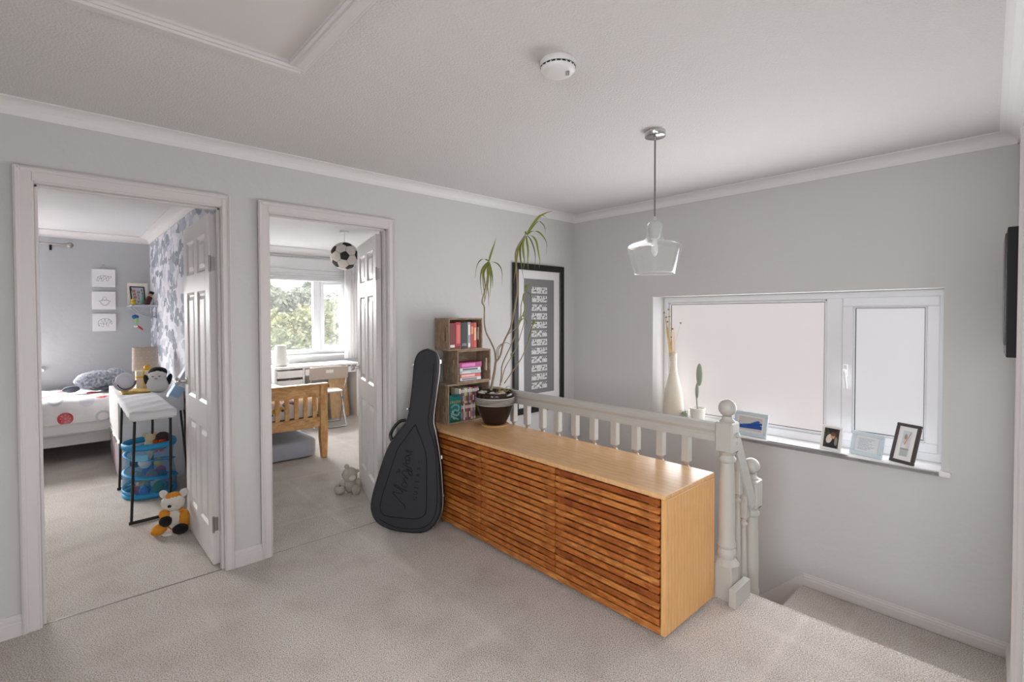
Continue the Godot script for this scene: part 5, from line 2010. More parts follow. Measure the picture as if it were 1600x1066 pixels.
	# small figures on the shelf
	o = thing("yellow_duck", "little yellow duck on the corner shelf's edge", "toy", sh + Vector3(-0.075, 0.001, 0.0))
	g = G.new()
	g.ell(Vector3(0, 0.022, 0), Vector3(0.026, 0.022, 0.022), 14)
	g.ell(Vector3(-0.008, 0.052, 0), Vector3(0.018, 0.018, 0.017), 14)
	part(g, "body", mat("duck_yellow", rgb(226, 202, 40), 0.5), o)
	g = G.new()
	g.ell(Vector3(-0.006, 0.050, 0.017), Vector3(0.008, 0.004, 0.008), 10)
	part(g, "beak", mat("beak_orange", rgb(224, 120, 30), 0.5), o)
	o = thing("nutcracker_figure", "dark red and black toy figure leaning on the corner shelf", "toy", sh + Vector3(0.035, 0.001, 0.06), 0.2)
	g = G.new()
	g.T = Transform3D(Basis(Vector3.BACK, -0.35), Vector3.ZERO)
	g.bx(-0.025, 0.025, 0.0, 0.10, -0.02, 0.02, 0.008)
	part(g, "coat", mat("toy_maroon", rgb(86, 40, 40), 0.7), o)
	g = G.new()
	g.T = Transform3D(Basis(Vector3.BACK, -0.35), Vector3.ZERO)
	g.ell(Vector3(0, 0.118, 0), Vector3(0.02, 0.022, 0.02), 14)
	part(g, "head", mat("toy_skin", rgb(206, 160, 128), 0.7), o)
	g = G.new()
	g.T = Transform3D(Basis(Vector3.BACK, -0.35), Vector3.ZERO)
	g.lathe([Vector2(0.022, 0.13), Vector2(0.024, 0.16), Vector2(0.0, 0.165)], 14, 50)
	part(g, "hat", M.black_matt, o)
	o = thing("green_figure", "small green toy figure between the poster and the red figure", "toy", sh + Vector3(0.0, 0.001, 0.04))
	g = G.new()
	g.lathe([Vector2(0.0, 0.0), Vector2(0.018, 0.0), Vector2(0.022, 0.03), Vector2(0.012, 0.07), Vector2(0.016, 0.09), Vector2(0.010, 0.11), Vector2(0.0, 0.115)], 14, 60)
	part(g, "body", mat("toy_green", rgb(110, 160, 140), 0.6), o)
	# parrot mobile hanging from the shelf
	o = thing("parrot_mobile", "bright felt parrot hanging under the corner shelf", "mobile", sh + Vector3(-0.065, -0.02, 0.02))
	g = G.new()
	g.tube([Vector3(0, 0, 0), Vector3(0, -0.09, 0)], 0.0012, 5)
	part(g, "thread", M.brushed_steel, o)
	g = G.new()
	g.ell(Vector3(0, -0.115, 0), Vector3(0.032, 0.024, 0.016), 14)
	part(g, "wing", mat("parrot_blue", rgb(34, 92, 150), 0.8), o)
	g = G.new()
	g.ell(Vector3(0.010, -0.16, 0.0), Vector3(0.020, 0.055, 0.014), 14)
	part(g, "body", mat("parrot_green", rgb(150, 196, 142), 0.8), o)
	g = G.new()
	g.T = Transform3D(Basis(Vector3.BACK, 0.8), Vector3(0.040, -0.235, 0))
	g.ell(Vector3.ZERO, Vector3(0.010, 0.042, 0.008), 12)
	part(g, "tail", mat("parrot_red", rgb(196, 40, 50), 0.8), o)
	g = G.new()
	g.ell(Vector3(0.004, -0.222, 0.0), Vector3(0.024, 0.014, 0.010), 12)
	part(g, "belly", M.cream, o)
	# white cabinet beside the bed and the crate under it
	o = thing("white_cabinet", "tall white toy cabinet at the end of the bed", "cabinet", Vector3(-3.285, 0, -3.05))
	var cw := 0.455
	var cl := 0.97
	g = G.new()
	g.bx(0, cw, 0.715, 0.737, 0, cl, 0.003)
	part(g, "top_panel", M.satin_white, o)
	for q in [[0.0, 0.02, 0.395, 0.715, 0.001, cl - 0.001], [cw - 0.02, cw, 0.0, 0.715, 0.001, cl - 0.001], [0.02, cw - 0.02, 0.0, 0.715, cl - 0.022, cl - 0.001], [0.02, cw - 0.02, 0.0, 0.715, 0.001, 0.02], [0.02, cw - 0.02, 0.375, 0.395, 0.02, cl - 0.022], [0.02, cw - 0.02, 0.03, 0.05, 0.02, cl - 0.022]]:
		g = G.new()
		g.bx(q[0], q[1], q[2], q[3], q[4], q[5], 0.0015)
		part(g, "panel", M.satin_white, o)
	g = G.new()
	g.lathe([Vector2(0.0, 0.0), Vector2(0.007, 0.0), Vector2(0.006, 0.003), Vector2(0.0, 0.004)], 12, 50)
	for i in g.v.size():
		g.v[i] = Vector3(g.v[i].x + 0.04, g.v[i].z + 0.675, g.v[i].y + cl - 0.001)
	part(g, "screw_cap", M.brushed_steel, o)
	for k in 2:
		var bxo := thing("storage_box", ["mauve fabric storage box pushed under the cabinet near the bed", "mauve fabric storage box at the open end of the cabinet"][k], "storage box", Vector3(-3.283, 0.0515, -3.02 + k * 0.47), 0.0, "mauve storage boxes")
		g = G.new()
		g.bx(0.0, 0.40, 0.0, 0.285, 0.0, 0.445, 0.008)
		part(g, "box_body", mat("mauve_cloth", rgb(150, 132, 136), 0.95) if k == 0 else M.mauve_cloth, bxo)
		g = G.new()
		g.bx(-0.004, 0.404, 0.285, 0.310, -0.004, 0.449, 0.004)
		part(g, "lid_band", M.cream, bxo)
		g = G.new()
		g.bx(-0.014, 0.0, 0.30, 0.308, 0.1, 0.34, 0.002)
		part(g, "handle", M.black_matt, bxo)
	# lamp
	var lp := on_z(227, 560, -2.80)
	o = thing("table_lamp", "table lamp with a beige shade of tiny stars", "table lamp", Vector3(lp.x, 0.738, -2.80))
	g = G.new()
	g.lathe([Vector2(0.0, 0.0), Vector2(0.06, 0.0), Vector2(0.062, 0.008), Vector2(0.03, 0.016), Vector2(0.024, 0.06), Vector2(0.030, 0.10), Vector2(0.012, 0.135), Vector2(0.010, 0.20)], 24, 60)
	part(g, "base", M.cream, o)
	g = G.new()
	var ss := 0.104
	g.lathe([Vector2(ss, 0.148), Vector2(ss - 0.004, 0.372), Vector2(ss - 0.007, 0.372), Vector2(ss - 0.003, 0.148)], 40, 80)
	var sm := mat("shade_linen", rgb(206, 192, 180), 0.9)
	sm.backlight_enabled = true
	sm.backlight = rgb(120, 112, 104)
	var shd := part(g, "shade", sm, o)
	var r := RandomNumberGenerator.new()
	r.seed = 3
	var star := G.new()
	star.ell(Vector3.ZERO, Vector3(0.004, 0.004, 0.0012), 8)
	var sp := star.mesh()
	var wm := mat("star_white", rgb(240, 232, 224), 0.9)
	for k in 60:
		var an := (k % 15) * TAU / 15 + (0.2 if (k / 15) % 2 else 0.0)
		var y := 0.175 + (k / 15) * 0.052
		var m := put(sp, "star", wm, shd)
		m.position = Vector3(sin(an) * (ss - 0.0008), y, cos(an) * (ss - 0.0008))
		m.rotation.y = an
	# door-side keyboard on its stand
	keyboard()

func keyboard() -> void:
	var o := thing("keyboard_piano", "white electric piano under a cloth cover beside the patterned wall", "keyboard", Vector3(-3.165, 0.70, -1.06))
	# local: x -0.125..0.125, z 0 (near end) to -0.98
	var g := G.new()
	g.bx(-0.125, 0.13, 0.0, 0.052, -0.97, -0.002, 0.014)
	part(g, "case", M.white_plastic, o)
	var P := []
	for i in 41:
		var row := []
		var z := -0.975 + 0.98 * i / 40.0
		for k in 19:
			var s := -0.165 + 0.335 * k / 18.0
			var x := clampf(s, -0.13, 0.135)
			var y := 0.062 + 0.0045 * sin(z * 26.0 + s * 8.0) * sin(s * 17.0 + 1.0)
			if s < -0.13:
				y -= (-0.13 - s)
				x = -0.13 - 0.004 * sin((-0.13 - s) / 0.035 * PI / 2)
			if s > 0.135:
				y -= (s - 0.135)
			row.append(Vector3(x, y, z))
		P.append(row)
	# the cloth hangs over the near end
	for e in 4:
		var row := []
		for k in 19:
			var p: Vector3 = P[40][k]
			row.append(Vector3(p.x, p.y - 0.011 * (e + 1) - 0.004, p.z + 0.006 + 0.002 * sin(k * 1.3)))
		P.append(row)
	g = G.new()
	g.sheet(P, true)
	var cm := mat("dust_cover", rgb(232, 232, 234), 0.85)
	part(g, "cloth_cover", cm, o)
	o = thing("keyboard_stand", "thin black folding stand under the covered piano", "stand", Vector3(-3.165, 0, -1.06))
	for z in [-0.03, -0.93]:
		for x in [-0.118, 0.10]:
			g = G.new()
			g.tube([Vector3(x + (0.018 if x < 0 else 0.0), 0.697, z), Vector3(x - 0.008, 0.012, z - 0.005)], 0.0085, 8)
			part(g, "leg", M.black_gloss, o)
		g = G.new()
		g.tube([Vector3(-0.14, 0.012, z - 0.005), Vector3(0.115, 0.012, z - 0.02)], 0.011, 8)
		part(g, "foot_bar", M.black_gloss, o)
	for x in [-0.10, 0.10]:
		g = G.new()
		g.tube([Vector3(x, 0.690, -0.03), Vector3(x, 0.690, -0.93)], 0.0085, 8)
		part(g, "top_bar", M.black_gloss, o)
	# folded music stand leaning behind it
	o = thing("folded_stand", "folded black tube stand leaning between the piano and door", "stand", Vector3(-2.96, 0, -1.05))
	for k in 4:
		g = G.new()
		g.tube([Vector3(0.02 + k * 0.022, 0.0, -0.10 + k * 0.05), Vector3(-0.045 + k * 0.026, 0.74, -0.04 - k * 0.02)], 0.007, 8)
		part(g, "tube_leg", M.black_gloss, o)
	g = G.new()
	g.bx(0.0, 0.07, 0.30, 0.33, -0.10, 0.03, 0.004)
	part(g, "clamp", M.black_matt, o)
	g = G.new()
	g.box(Vector3(0.0, 0.44, -0.02), Vector3(0.02, 0.03, 0.02), 0.004)
	tag(part(g, "clip", mat("clip_green", rgb(60, 170, 120), 0.5), o), "green plastic clip")

func toy_part(parent: Node3D, called: String, m: Material, c: Vector3, r: Vector3, rot := Vector3.ZERO, wob := 0.03) -> MeshInstance3D:
	var g := G.new()
	g.T = Transform3D(Basis.from_euler(rot), c)
	g.ell(Vector3.ZERO, r, 20, 1.0, 1.0, wob)
	return part(g, called, m, parent)

func plush(name: String, c: Color) -> StandardMaterial3D:
	if not M.has(name):
		var m := mat(name, c, 1.0)
		m.rim_enabled = true
		m.rim = 0.4
		triplanar(m, 5.0, false)
		bump(m, noise_tex(0.12, 256, 3, 33), 0.6)
	return M[name]

func bedroom_one_toys() -> void:
	var g: G
	# things on the white cabinet
	var top := 0.7375
	var o := thing("wooden_tray", "ochre wooden tray edge under the round ornament", "tray", Vector3(-3.245, top, -2.42))
	g = G.new()
	g.bx(0.0, 0.20, 0.0, 0.010, -0.16, 0.16, 0.003)
	part(g, "base", mat("tray_ochre", rgb(196, 158, 70), 0.6), o)
	o = thing("round_ornament", "round clear plastic globe on a white cradle", "ornament", Vector3(-3.212, top + 0.0105, -2.40), 0.3)
	g = G.new()
	g.ell(Vector3(0, 0.090, 0), Vector3(0.076, 0.076, 0.030), 24)
	part(g, "globe", mat("globe_grey", rgb(222, 222, 230), 0.2), o)
	var ring := []
	for k in 17:
		var an := PI + PI * k / 16.0
		ring.append(Vector3(cos(an) * 0.080, 0.090 + sin(an) * 0.080, 0.0))
	g = G.new()
	g.tube(ring, 0.010, 8)
	part(g, "cradle", mat("cradle_lilac", rgb(190, 186, 204), 0.4), o)
	g = G.new()
	var r2 := []
	for k in 17:
		var an := PI * 1.1 + PI * 0.9 * k / 16.0
		r2.append(Vector3(cos(an) * 0.068, 0.090 + sin(an) * 0.068, 0.024))
	g.tube(r2, 0.004, 6)
	part(g, "dark_band", mat("navy", rgb(40, 46, 80), 0.5), o)
	# small gift box with ribbon and yellow ball
	var gb := on_z(212, 600, -2.62)
	o = thing("gift_box", "small patterned box with a yellow ribbon under the lamp", "box", Vector3(gb.x, top, -2.66))
	g = G.new()
	g.bx(0.0, 0.11, 0.0, 0.165, 0.0, 0.10, 0.003)
	part(g, "carton", mat("box_cream", rgb(226, 214, 190), 0.7), o)
	g = G.new()
	g.bx(0.05, 0.062, 0.001, 0.167, -0.001, 0.102)
	g.bx(-0.001, 0.111, 0.102, 0.118, -0.001, 0.102)
	part(g, "ribbon", mat("ribbon_yellow", rgb(222, 176, 50), 0.6), o)
	g = G.new()
	g.bx(0.068, 0.105, 0.015, 0.055, 0.098, 0.1015)
	part(g, "picture_patch", mat("patch_blue", rgb(120, 150, 200), 0.6), o)
	o = thing("yellow_ball", "yellow ball sitting on the ribboned box", "toy", Vector3(gb.x + 0.085, top + 0.1675, -2.60))
	g = G.new()
	g.ell(Vector3(0, 0.026, 0), Vector3(0.028, 0.026, 0.028), 16)
	g.ell(Vector3(0.004, 0.052, 0.0), Vector3(0.007, 0.006, 0.007), 8)
	part(g, "body", mat("ball_yellow", rgb(232, 178, 44), 0.5), o)
	# penguin toy
	o = thing("penguin_toy", "white plush penguin with a black cap on the cabinet", "soft toy", Vector3(-2.995, top, -2.25), -0.3)
	var pw := plush("penguin_white", rgb(232, 230, 228))
	var pb := plush("penguin_black", rgb(26, 28, 32))
	toy_part(o, "body", pw, Vector3(0, 0.07, 0), Vector3(0.085, 0.075, 0.07))
	toy_part(o, "head", pw, Vector3(0, 0.145, 0.01), Vector3(0.068, 0.055, 0.058))
	toy_part(o, "cap", pb, Vector3(0, 0.172, -0.012), Vector3(0.070, 0.050, 0.060))
	toy_part(o, "wing", pb, Vector3(-0.078, 0.10, -0.01), Vector3(0.022, 0.06, 0.035), Vector3(0, 0, 0.3))
	toy_part(o, "wing", pb, Vector3(0.078, 0.10, -0.01), Vector3(0.022, 0.06, 0.035), Vector3(0, 0, -0.3))
	toy_part(o, "eye", M.black_gloss, Vector3(-0.024, 0.145, 0.066), Vector3(0.009, 0.004, 0.005), Vector3.ZERO, 0.0)
	toy_part(o, "eye", M.black_gloss, Vector3(0.024, 0.145, 0.066), Vector3(0.009, 0.004, 0.005), Vector3.ZERO, 0.0)
	toy_part(o, "beak", plush("beak_pink", rgb(196, 150, 140)), Vector3(0, 0.125, 0.068), Vector3(0.012, 0.006, 0.012), Vector3.ZERO, 0.0)
	# tilted carton beside the piano
	var p := on_z(257, 622, -1.62)
	o = thing("pale_carton", "pale blue and white carton leaning on the patterned wall", "box", Vector3(p.x, maxf(p.y, 0.767), -1.62), 0.0)
	var tilt := Transform3D(Basis(Vector3.BACK, -0.52), Vector3(0.02, 0, 0))
	g = G.new()
	g.T = tilt
	g.bx(0.0, 0.072, 0.0, 0.30, -0.10, 0.0, 0.003)
	part(g, "carton", mat("carton_white", rgb(226, 230, 238), 0.6), o)
	g = G.new()
	g.T = tilt
	g.bx(-0.001, 0.073, 0.02, 0.11, -0.101, 0.001)
	part(g, "printed_band", mat("carton_blue", rgb(160, 192, 226), 0.6), o)
	# coat hook with hanger on the wallpapered wall side
	# blue mesh basket
	var c := Vector3(-3.115, 0.0, -1.76)
	o = thing("mesh_basket", "blue pop-up mesh basket full of toys under the piano", "basket", c)
	var net := mat("blue_net", Color(0.30, 0.64, 0.86, 0.30), 0.7)
	net.transparency = BaseMaterial3D.TRANSPARENCY_ALPHA
	var band := mat("blue_band", rgb(48, 156, 208), 0.6)
	var R := func(y: float) -> float: return 0.165 + 0.012 * sin(y * 16.0)
	var prof := []
	for k in 15:
		var y := 0.012 + 0.40 * k / 14.0
		prof.append(Vector2(R.call(y), y))
	g = G.new()
	g.lathe(prof, 36, 80)
	part(g, "net_side", net, o)
	g = G.new()
	g.lathe([Vector2(0.0, 0.004), Vector2(0.165, 0.004), Vector2(0.168, 0.012), Vector2(0.0, 0.012)], 36, 60)
	part(g, "base", band, o)
	for y in [[0.020, 0.015, 0.020], [0.400, 0.405, 0.024]]:
		ring = []
		for k in 37:
			var an := k * TAU / 36
			ring.append(Vector3(cos(an) * 0.17, y[0], sin(an) * 0.17))
		g = G.new()
		g.tube(ring, 0.009, 10, false, y[2] / 0.009)
		part(g, "rim_band", band, o)
	# sprung spiral
	ring = []
	for k in 91:
		var an := k * TAU / 36 + 2.2
		var y := 0.04 + 0.33 * k / 90.0
		ring.append(Vector3(cos(an) * (R.call(y) + 0.002), y, sin(an) * (R.call(y) + 0.002)))
	g = G.new()
	g.tube(ring, 0.004, 10, true, 3.6)
	part(g, "spiral_band", band, o)
	g = G.new()
	g.T = Transform3D(Basis(Vector3.UP, -0.5), Vector3.ZERO)
	g.bx(-0.05, 0.06, 0.30, 0.35, 0.166, 0.174, 0.004)
	part(g, "pocket_label", mat("label_blue", rgb(120, 190, 224), 0.6), o)
	# toys inside
	var rr := RandomNumberGenerator.new()
	rr.seed = 44
	var kinds := [["grey", rgb(128, 134, 142)], ["green", rgb(70, 150, 90)], ["blue", rgb(56, 96, 170)], ["red", rgb(196, 60, 56)], ["yellow", rgb(226, 190, 70)], ["white", rgb(226, 224, 220)], ["navy", rgb(40, 50, 84)], ["brown", rgb(132, 96, 70)]]
	for k in 16:
		var kd: Array = kinds[k % 8]
		var lay := k / 6
		var an := k * TAU / 6 + lay * 0.5
		var q := 0.088 if k < 15 else 0.0
		var s := 0.033 + 0.007 * ((k * 5) % 3)
		var at := c + Vector3(cos(an) * q, 0.0125 + lay * 0.105, sin(an) * q)
		var lb := "%s plush toy in the mesh basket's %s layer" % [kd[0], ["bottom", "middle", "upper"][lay]]
		var t := thing("basket_toy", lb, "soft toy", at, an, "toys in the blue mesh basket")
		var pm := plush("plush_" + kd[0], kd[1])
		toy_part(t, "body", pm, Vector3(0, s * 0.9, 0), Vector3(s, s * 0.9, s * 0.85))
		toy_part(t, "head", pm, Vector3(s * 0.2, s * 1.45, 0), Vector3(s * 0.55, s * 0.5, s * 0.5))
	var t := thing("giraffe_toy", "cream plush giraffe poking out of the mesh basket", "soft toy", c + Vector3(-0.01, 0.30, 0.06))
	var cr := plush("giraffe_cream", rgb(226, 206, 162))
	toy_part(t, "neck", cr, Vector3(0, 0.07, 0), Vector3(0.032, 0.09, 0.03))
	toy_part(t, "head", cr, Vector3(0.008, 0.155, 0.01), Vector3(0.035, 0.03, 0.032))
	toy_part(t, "ear", cr, Vector3(-0.028, 0.18, 0.0), Vector3(0.010, 0.018, 0.008))
	toy_part(t, "ear", cr, Vector3(0.040, 0.18, 0.0), Vector3(0.010, 0.018, 0.008))
	toy_part(t, "spot", plush("plush_brown2", rgb(160, 120, 80)), Vector3(0.012, 0.07, 0.024), Vector3(0.012, 0.016, 0.010))
	t = thing("orange_toy", "orange plush flower toy on top of the basket", "soft toy", c + Vector3(0.05, 0.33, 0.07))
	var orr := plush("plush_orange", rgb(226, 96, 30))
	toy_part(t, "centre", orr, Vector3(0, 0.05, 0), Vector3(0.034, 0.034, 0.03))
	for k in 6:
		toy_part(t, "petal", orr, Vector3(cos(k * TAU / 6) * 0.036, 0.05 + sin(k * TAU / 6) * 0.036, 0.0), Vector3(0.018, 0.018, 0.014))
	t = thing("striped_toy", "dark brown and red plush toy at the basket's rim", "soft toy", c + Vector3(0.09, 0.33, -0.03))
	toy_part(t, "body", plush("plush_dark", rgb(70, 52, 48)), Vector3(0, 0.07, 0), Vector3(0.06, 0.07, 0.055))
	toy_part(t, "patch", plush("plush_red2", rgb(190, 50, 54)), Vector3(0.0, 0.07, 0.042), Vector3(0.024, 0.022, 0.02))
	# fox
	var fp := on_y(268, 830, 0.0)
	o = thing("fox_toy", "orange plush fox sitting against the open white door", "soft toy", Vector3(-3.105, 0.0, -0.80), -0.42)
	var fo := plush("fox_orange", rgb(224, 148, 40))
	var fw := plush("fox_white", rgb(232, 226, 216))
	var fk := plush("fox_black", rgb(28, 24, 24))
	toy_part(o, "body", fo, Vector3(0.02, 0.075, -0.02), Vector3(0.062, 0.08, 0.055))
	toy_part(o, "belly", fw, Vector3(0.018, 0.085, 0.015), Vector3(0.040, 0.065, 0.035))
	var hd := toy_part(o, "head", fw, Vector3(0.012, 0.195, 0.012), Vector3(0.066, 0.056, 0.056))
	toy_part(hd, "forehead", fo, Vector3(0.012, 0.222, 0.004), Vector3(0.050, 0.034, 0.052))
	toy_part(hd, "muzzle", fw, Vector3(0.012, 0.182, 0.058), Vector3(0.030, 0.022, 0.028))
	toy_part(hd, "nose", fk, Vector3(0.012, 0.192, 0.084), Vector3(0.011, 0.009, 0.008), Vector3.ZERO, 0.0)
	for s in [-1.0, 1.0]:
		var er := toy_part(hd, "ear", fw, Vector3(0.012 + s * 0.056, 0.246, -0.004), Vector3(0.024, 0.030, 0.012), Vector3(0, 0, -s * 0.5))
		toy_part(hd, "eye", M.black_gloss, Vector3(0.012 + s * 0.028, 0.208, 0.054), Vector3(0.006, 0.006, 0.004), Vector3.ZERO, 0.0)
	toy_part(o, "arm", fk, Vector3(-0.02, 0.088, 0.055), Vector3(0.036, 0.036, 0.030))
	toy_part(o, "arm", fo, Vector3(-0.03, 0.125, 0.035), Vector3(0.030, 0.035, 0.028), Vector3(0, 0, 0.5))
	toy_part(o, "leg", fo, Vector3(-0.055, 0.040, 0.055), Vector3(0.048, 0.034, 0.038), Vector3(0, 0.6, 0.35))
	toy_part(o, "foot", fk, Vector3(0.065, 0.032, 0.065), Vector3(0.045, 0.032, 0.040))
	toy_part(o, "leg", fo, Vector3(0.075, 0.075, 0.01), Vector3(0.032, 0.060, 0.038))
	toy_part(o, "tail", fw, Vector3(0.0, 0.014, 0.09), Vector3(0.030, 0.012, 0.018))

func bedroom_two() -> void:
	var sz := -4.0
	var g: G
	# pine bed
	var fz := -1.80
	var o := thing("pine_bed", "pine bed with a slatted footboard", "bed", Vector3(-1.71, 0, fz))
	for x in [0.0, -0.98]:
		g = G.new()
		g.prism(PackedVector2Array([Vector2(x - 0.018, 0.0), Vector2(x + 0.026, 0.0), Vector2(x + 0.036, 0.20), Vector2(x + 0.036, 0.735), Vector2(x - 0.036, 0.735), Vector2(x - 0.036, 0.20)]), -0.032, 0.032, 0.004)
		part(g, "post", M.pine_v, o)
	g = G.new()
	g.bx(-0.944, -0.036, 0.615, 0.722, -0.014, 0.014, 0.003)
	part(g, "top_rail", M.pine_u, o)
	g = G.new()
	g.bx(-1.03, 0.05, 0.722, 0.742, -0.036, 0.036, 0.005)
	part(g, "cap_rail", M.pine_u, o)
	g = G.new()
	g.bx(-0.944, -0.036, 0.315, 0.412, -0.014, 0.014, 0.003)
	part(g, "bottom_rail", M.pine_u, o)
	g = G.new()
	g.bx(-0.020, 0.020, 0.412, 0.615, -0.009, 0.009, 0.002)
	var sl := g.mesh()
	for k in 10:
		var s := put(sl, "slat", M.pine_v, o)
		s.position = Vector3(-0.085 - k * 0.086, 0, 0)
	for x in [-0.965, -0.030]:
		g = G.new()
		g.bx(x, x + 0.024, 0.315, 0.44, -2.0, -0.03, 0.003)
		part(g, "side_rail", M.pine_u, o)
	g = G.new()
	g.bx(-0.94, -0.03, 0.335, 0.352, -1.98, -0.04)
	part(g, "slat_base", M.cream, o)
	g = G.new()
	g.bx(-1.03, 0.03, 0.0, 0.85, -2.04, -2.0, 0.006)
	part(g, "headboard", M.pine_u, o)
	g = G.new()
	g.ell(Vector3(-0.485, 0.44, -1.01), Vector3(0.445, 0.085, 0.965), 36, 0.3, 0.14)
	part(g, "mattress", mat("mattress_grey", rgb(120, 122, 130), 0.9), o)
	# white duvet with a bright printed pattern
	var P := []
	for i in 31:
		var row := []
		for k in 25:
			var f := k / 24.0
			var s := -0.60 + 1.2 * f
			var x := clampf(s, -0.452, 0.452)
			var y := 0.60 + 0.012 * sin(i * 0.9 + s * 9.0) * cos(s * 11.0) - 0.05 * (s * s)
			if absf(s) > 0.452:
				y -= (absf(s) - 0.452) * 0.95
			row.append(Vector3(-0.485 + x, y, -1.97 + 1.92 * i / 30.0))
		P.append(row)
	for e in 6:
		var row := []
		for k in 25:
			var q: Vector3 = P[30][k]
			row.append(Vector3(q.x, maxf(0.42, q.y - 0.033 * (e + 1)), q.z + 0.010 + 0.003 * sin(k * 1.1)))
		P.append(row)
	g = G.new()
	g.sheet(P, true)
	var im := Image.create(256, 256, false, Image.FORMAT_RGB8)
	im.fill(rgb(236, 234, 232))
	for k in 18:
		var c: Color = [rgb(226, 180, 40), rgb(44, 70, 150), rgb(200, 46, 46), rgb(60, 140, 90)][k % 4]
		disc(im, (k * 61) % 256, (k * 97) % 256, 14, 10, c, k * 0.7)
		disc(im, (k * 61 + 12) % 256, (k * 97 + 9) % 256, 6, 6, rgb(40, 40, 44))
	var dm := mat("printed_duvet", Color.WHITE, 0.9)
	dm.albedo_texture = ImageTexture.create_from_image(im)
	triplanar(dm, 1.9)
	single(g, "duvet", dm, "white duvet with bright printed motifs on the pine bed", "duvet", Vector3(-1.71, 0, fz))
	# spare mattress under the bed
	o = thing("spare_mattress", "grey covered mattress pushed under the pine bed", "mattress", Vector3(-2.16, 0.0, -2.47))
	g = G.new()
	g.ell(Vector3(0, 0.097, 0), Vector3(0.425, 0.097, 0.60), 48, 0.22, 0.13, 0.0)
	var gm := mat("grey_sheet", rgb(176, 178, 188), 0.9)
	bump(triplanar(gm, 1.2), noise_tex(0.01, 256, 3, 71), 2.0)
	part(g, "cover", gm, o)
	# desk with drawers
	o = thing("desk", "white desk with shallow drawers under the garden window", "desk", Vector3(-1.66, 0, -3.95))
	var dw := 1.11
	var dd := 0.50
	g = G.new()
	g.bx(0, dw, 0.728, 0.756, 0, dd, 0.003)
	part(g, "top_panel", M.satin_white, o)
	for x in [0.0, dw - 0.03]:
		g = G.new()
		g.bx(x, x + 0.03, 0.0, 0.728, 0.0, dd - 0.01, 0.002)
		part(g, "side_panel", M.satin_white, o)
	g = G.new()
	g.bx(0.35, 0.372, 0.44, 0.728, 0.0, dd - 0.012, 0.002)
	part(g, "divider", M.satin_white, o)
	g = G.new()
	g.bx(0.03, dw - 0.03, 0.05, 0.40, 0.02, 0.035)
	part(g, "back_panel", M.satin_white, o)
	g = G.new()
	g.bx(0.03, 0.35, 0.44, 0.455, 0.0, dd - 0.02)
	part(g, "shelf", M.satin_white, o)
	for q in [[0.034, 0.346, 0.615, 0.708], [0.034, 0.346, 0.46, 0.585], [0.378, dw - 0.035, 0.63, 0.712]]:
		g = G.new()
		g.bx(q[0], q[1], q[2], q[3], dd - 0.03, dd - 0.008, 0.002)
		part(g, "drawer", M.satin_white, o)
	# desk lamp of ribbed white paper
	var lp := on_y(444, 574, 0.757)
	o = thing("paper_lamp", "white ribbed paper lamp on the desk", "table lamp", Vector3(-1.52, 0.757, -3.66))
	g = G.new()
	var prof := [Vector2(0.0, 0.0)]
	for k in 24:
		var f := k / 23.0
		prof.append(Vector2(lerpf(0.098, 0.058, f) * (1.0 if f > 0.15 else 0.86 + f) + (0.007 if k % 2 else 0.0), 0.005 + f * 0.265))
	prof.append(Vector2(0.0, 0.272))
	g.lathe(prof, 30, 70)
	var pm := mat("lamp_paper", rgb(226, 224, 218), 0.9)
	part(g, "shade", pm, o)
	# odds and ends on the desk
	o = thing("pen_pot", "small dark pot at the end of the desk", "pot", Vector3(-1.635, 0.757, -3.82))
	g = G.new()
	g.lathe([Vector2(0.0, 0.0), Vector2(0.028, 0.0), Vector2(0.034, 0.06), Vector2(0.03, 0.06), Vector2(0.026, 0.006), Vector2(0.0, 0.006)], 20, 60)
	part(g, "body", mat("pot_umber", rgb(110, 92, 84), 0.7), o)
	for k in 4:
		var pp := thing("paper_sheet", ["paper sheet with a dark print beside the paper lamp", "loose white paper sheet in the middle of the desk", "pale grey drawing spread on the desk", "blue-grey printed sheet at the desk's far end"][k], "paper", Vector3([-1.30, -1.08, -0.90, -0.70][k], 0.7575 + k * 0.001, -3.62 - 0.03 * (k % 2)), 0.2 * k - 0.3, "papers on the desk")
		g = G.new()
		g.bx(-0.11, 0.11, 0, 0.0012, -0.08, 0.08)
		part(g, "sheet", [mat("paper_grey", rgb(150, 152, 158), 0.8), M.satin_white, mat("paper_pale", rgb(206, 210, 214), 0.8), mat("paper_blue", rgb(156, 166, 178), 0.8)][k], pp)
	# folding chair
	chair()
	# pine board leaning by the desk
	o = thing("leaning_board", "pale wooden drawing board leaning under the desk", "board", Vector3(-0.79, 0.0, -3.56), 0.22)
	g = G.new()
	g.T = Transform3D(Basis(Vector3.RIGHT, -0.10), Vector3(0, 0.0, 0))
	g.bx(-0.12, 0.16, 0.002, 0.60, -0.03, 0.0, 0.003)
	part(g, "panel", M.chipboard, o)
	g = G.new()
	g.T = Transform3D(Basis(Vector3.RIGHT, -0.10), Vector3(0, 0.0, 0))
	g.bx(0.161, 0.175, 0.002, 0.60, -0.03, 0.004, 0.002)
	part(g, "edge_strip", M.pine_v, o)
	o = thing("easel_leg", "black upright bar at the end of the desk", "bar", Vector3(-0.51, 0.0, -3.50))
	g = G.new()
	g.bx(-0.012, 0.012, 0.0, 0.74, -0.012, 0.012, 0.002)
	part(g, "upright", M.black_matt, o)
	g = G.new()
	g.bx(-0.04, 0.04, 0.0, 0.012, -0.05, 0.05, 0.002)
	part(g, "foot", M.black_matt, o)
	# roman blind and curtain
	o = thing("roman_blind", "white roman blind gathered at the top of the garden window", "blind", Vector3(-1.36, 0, sz + 0.02))
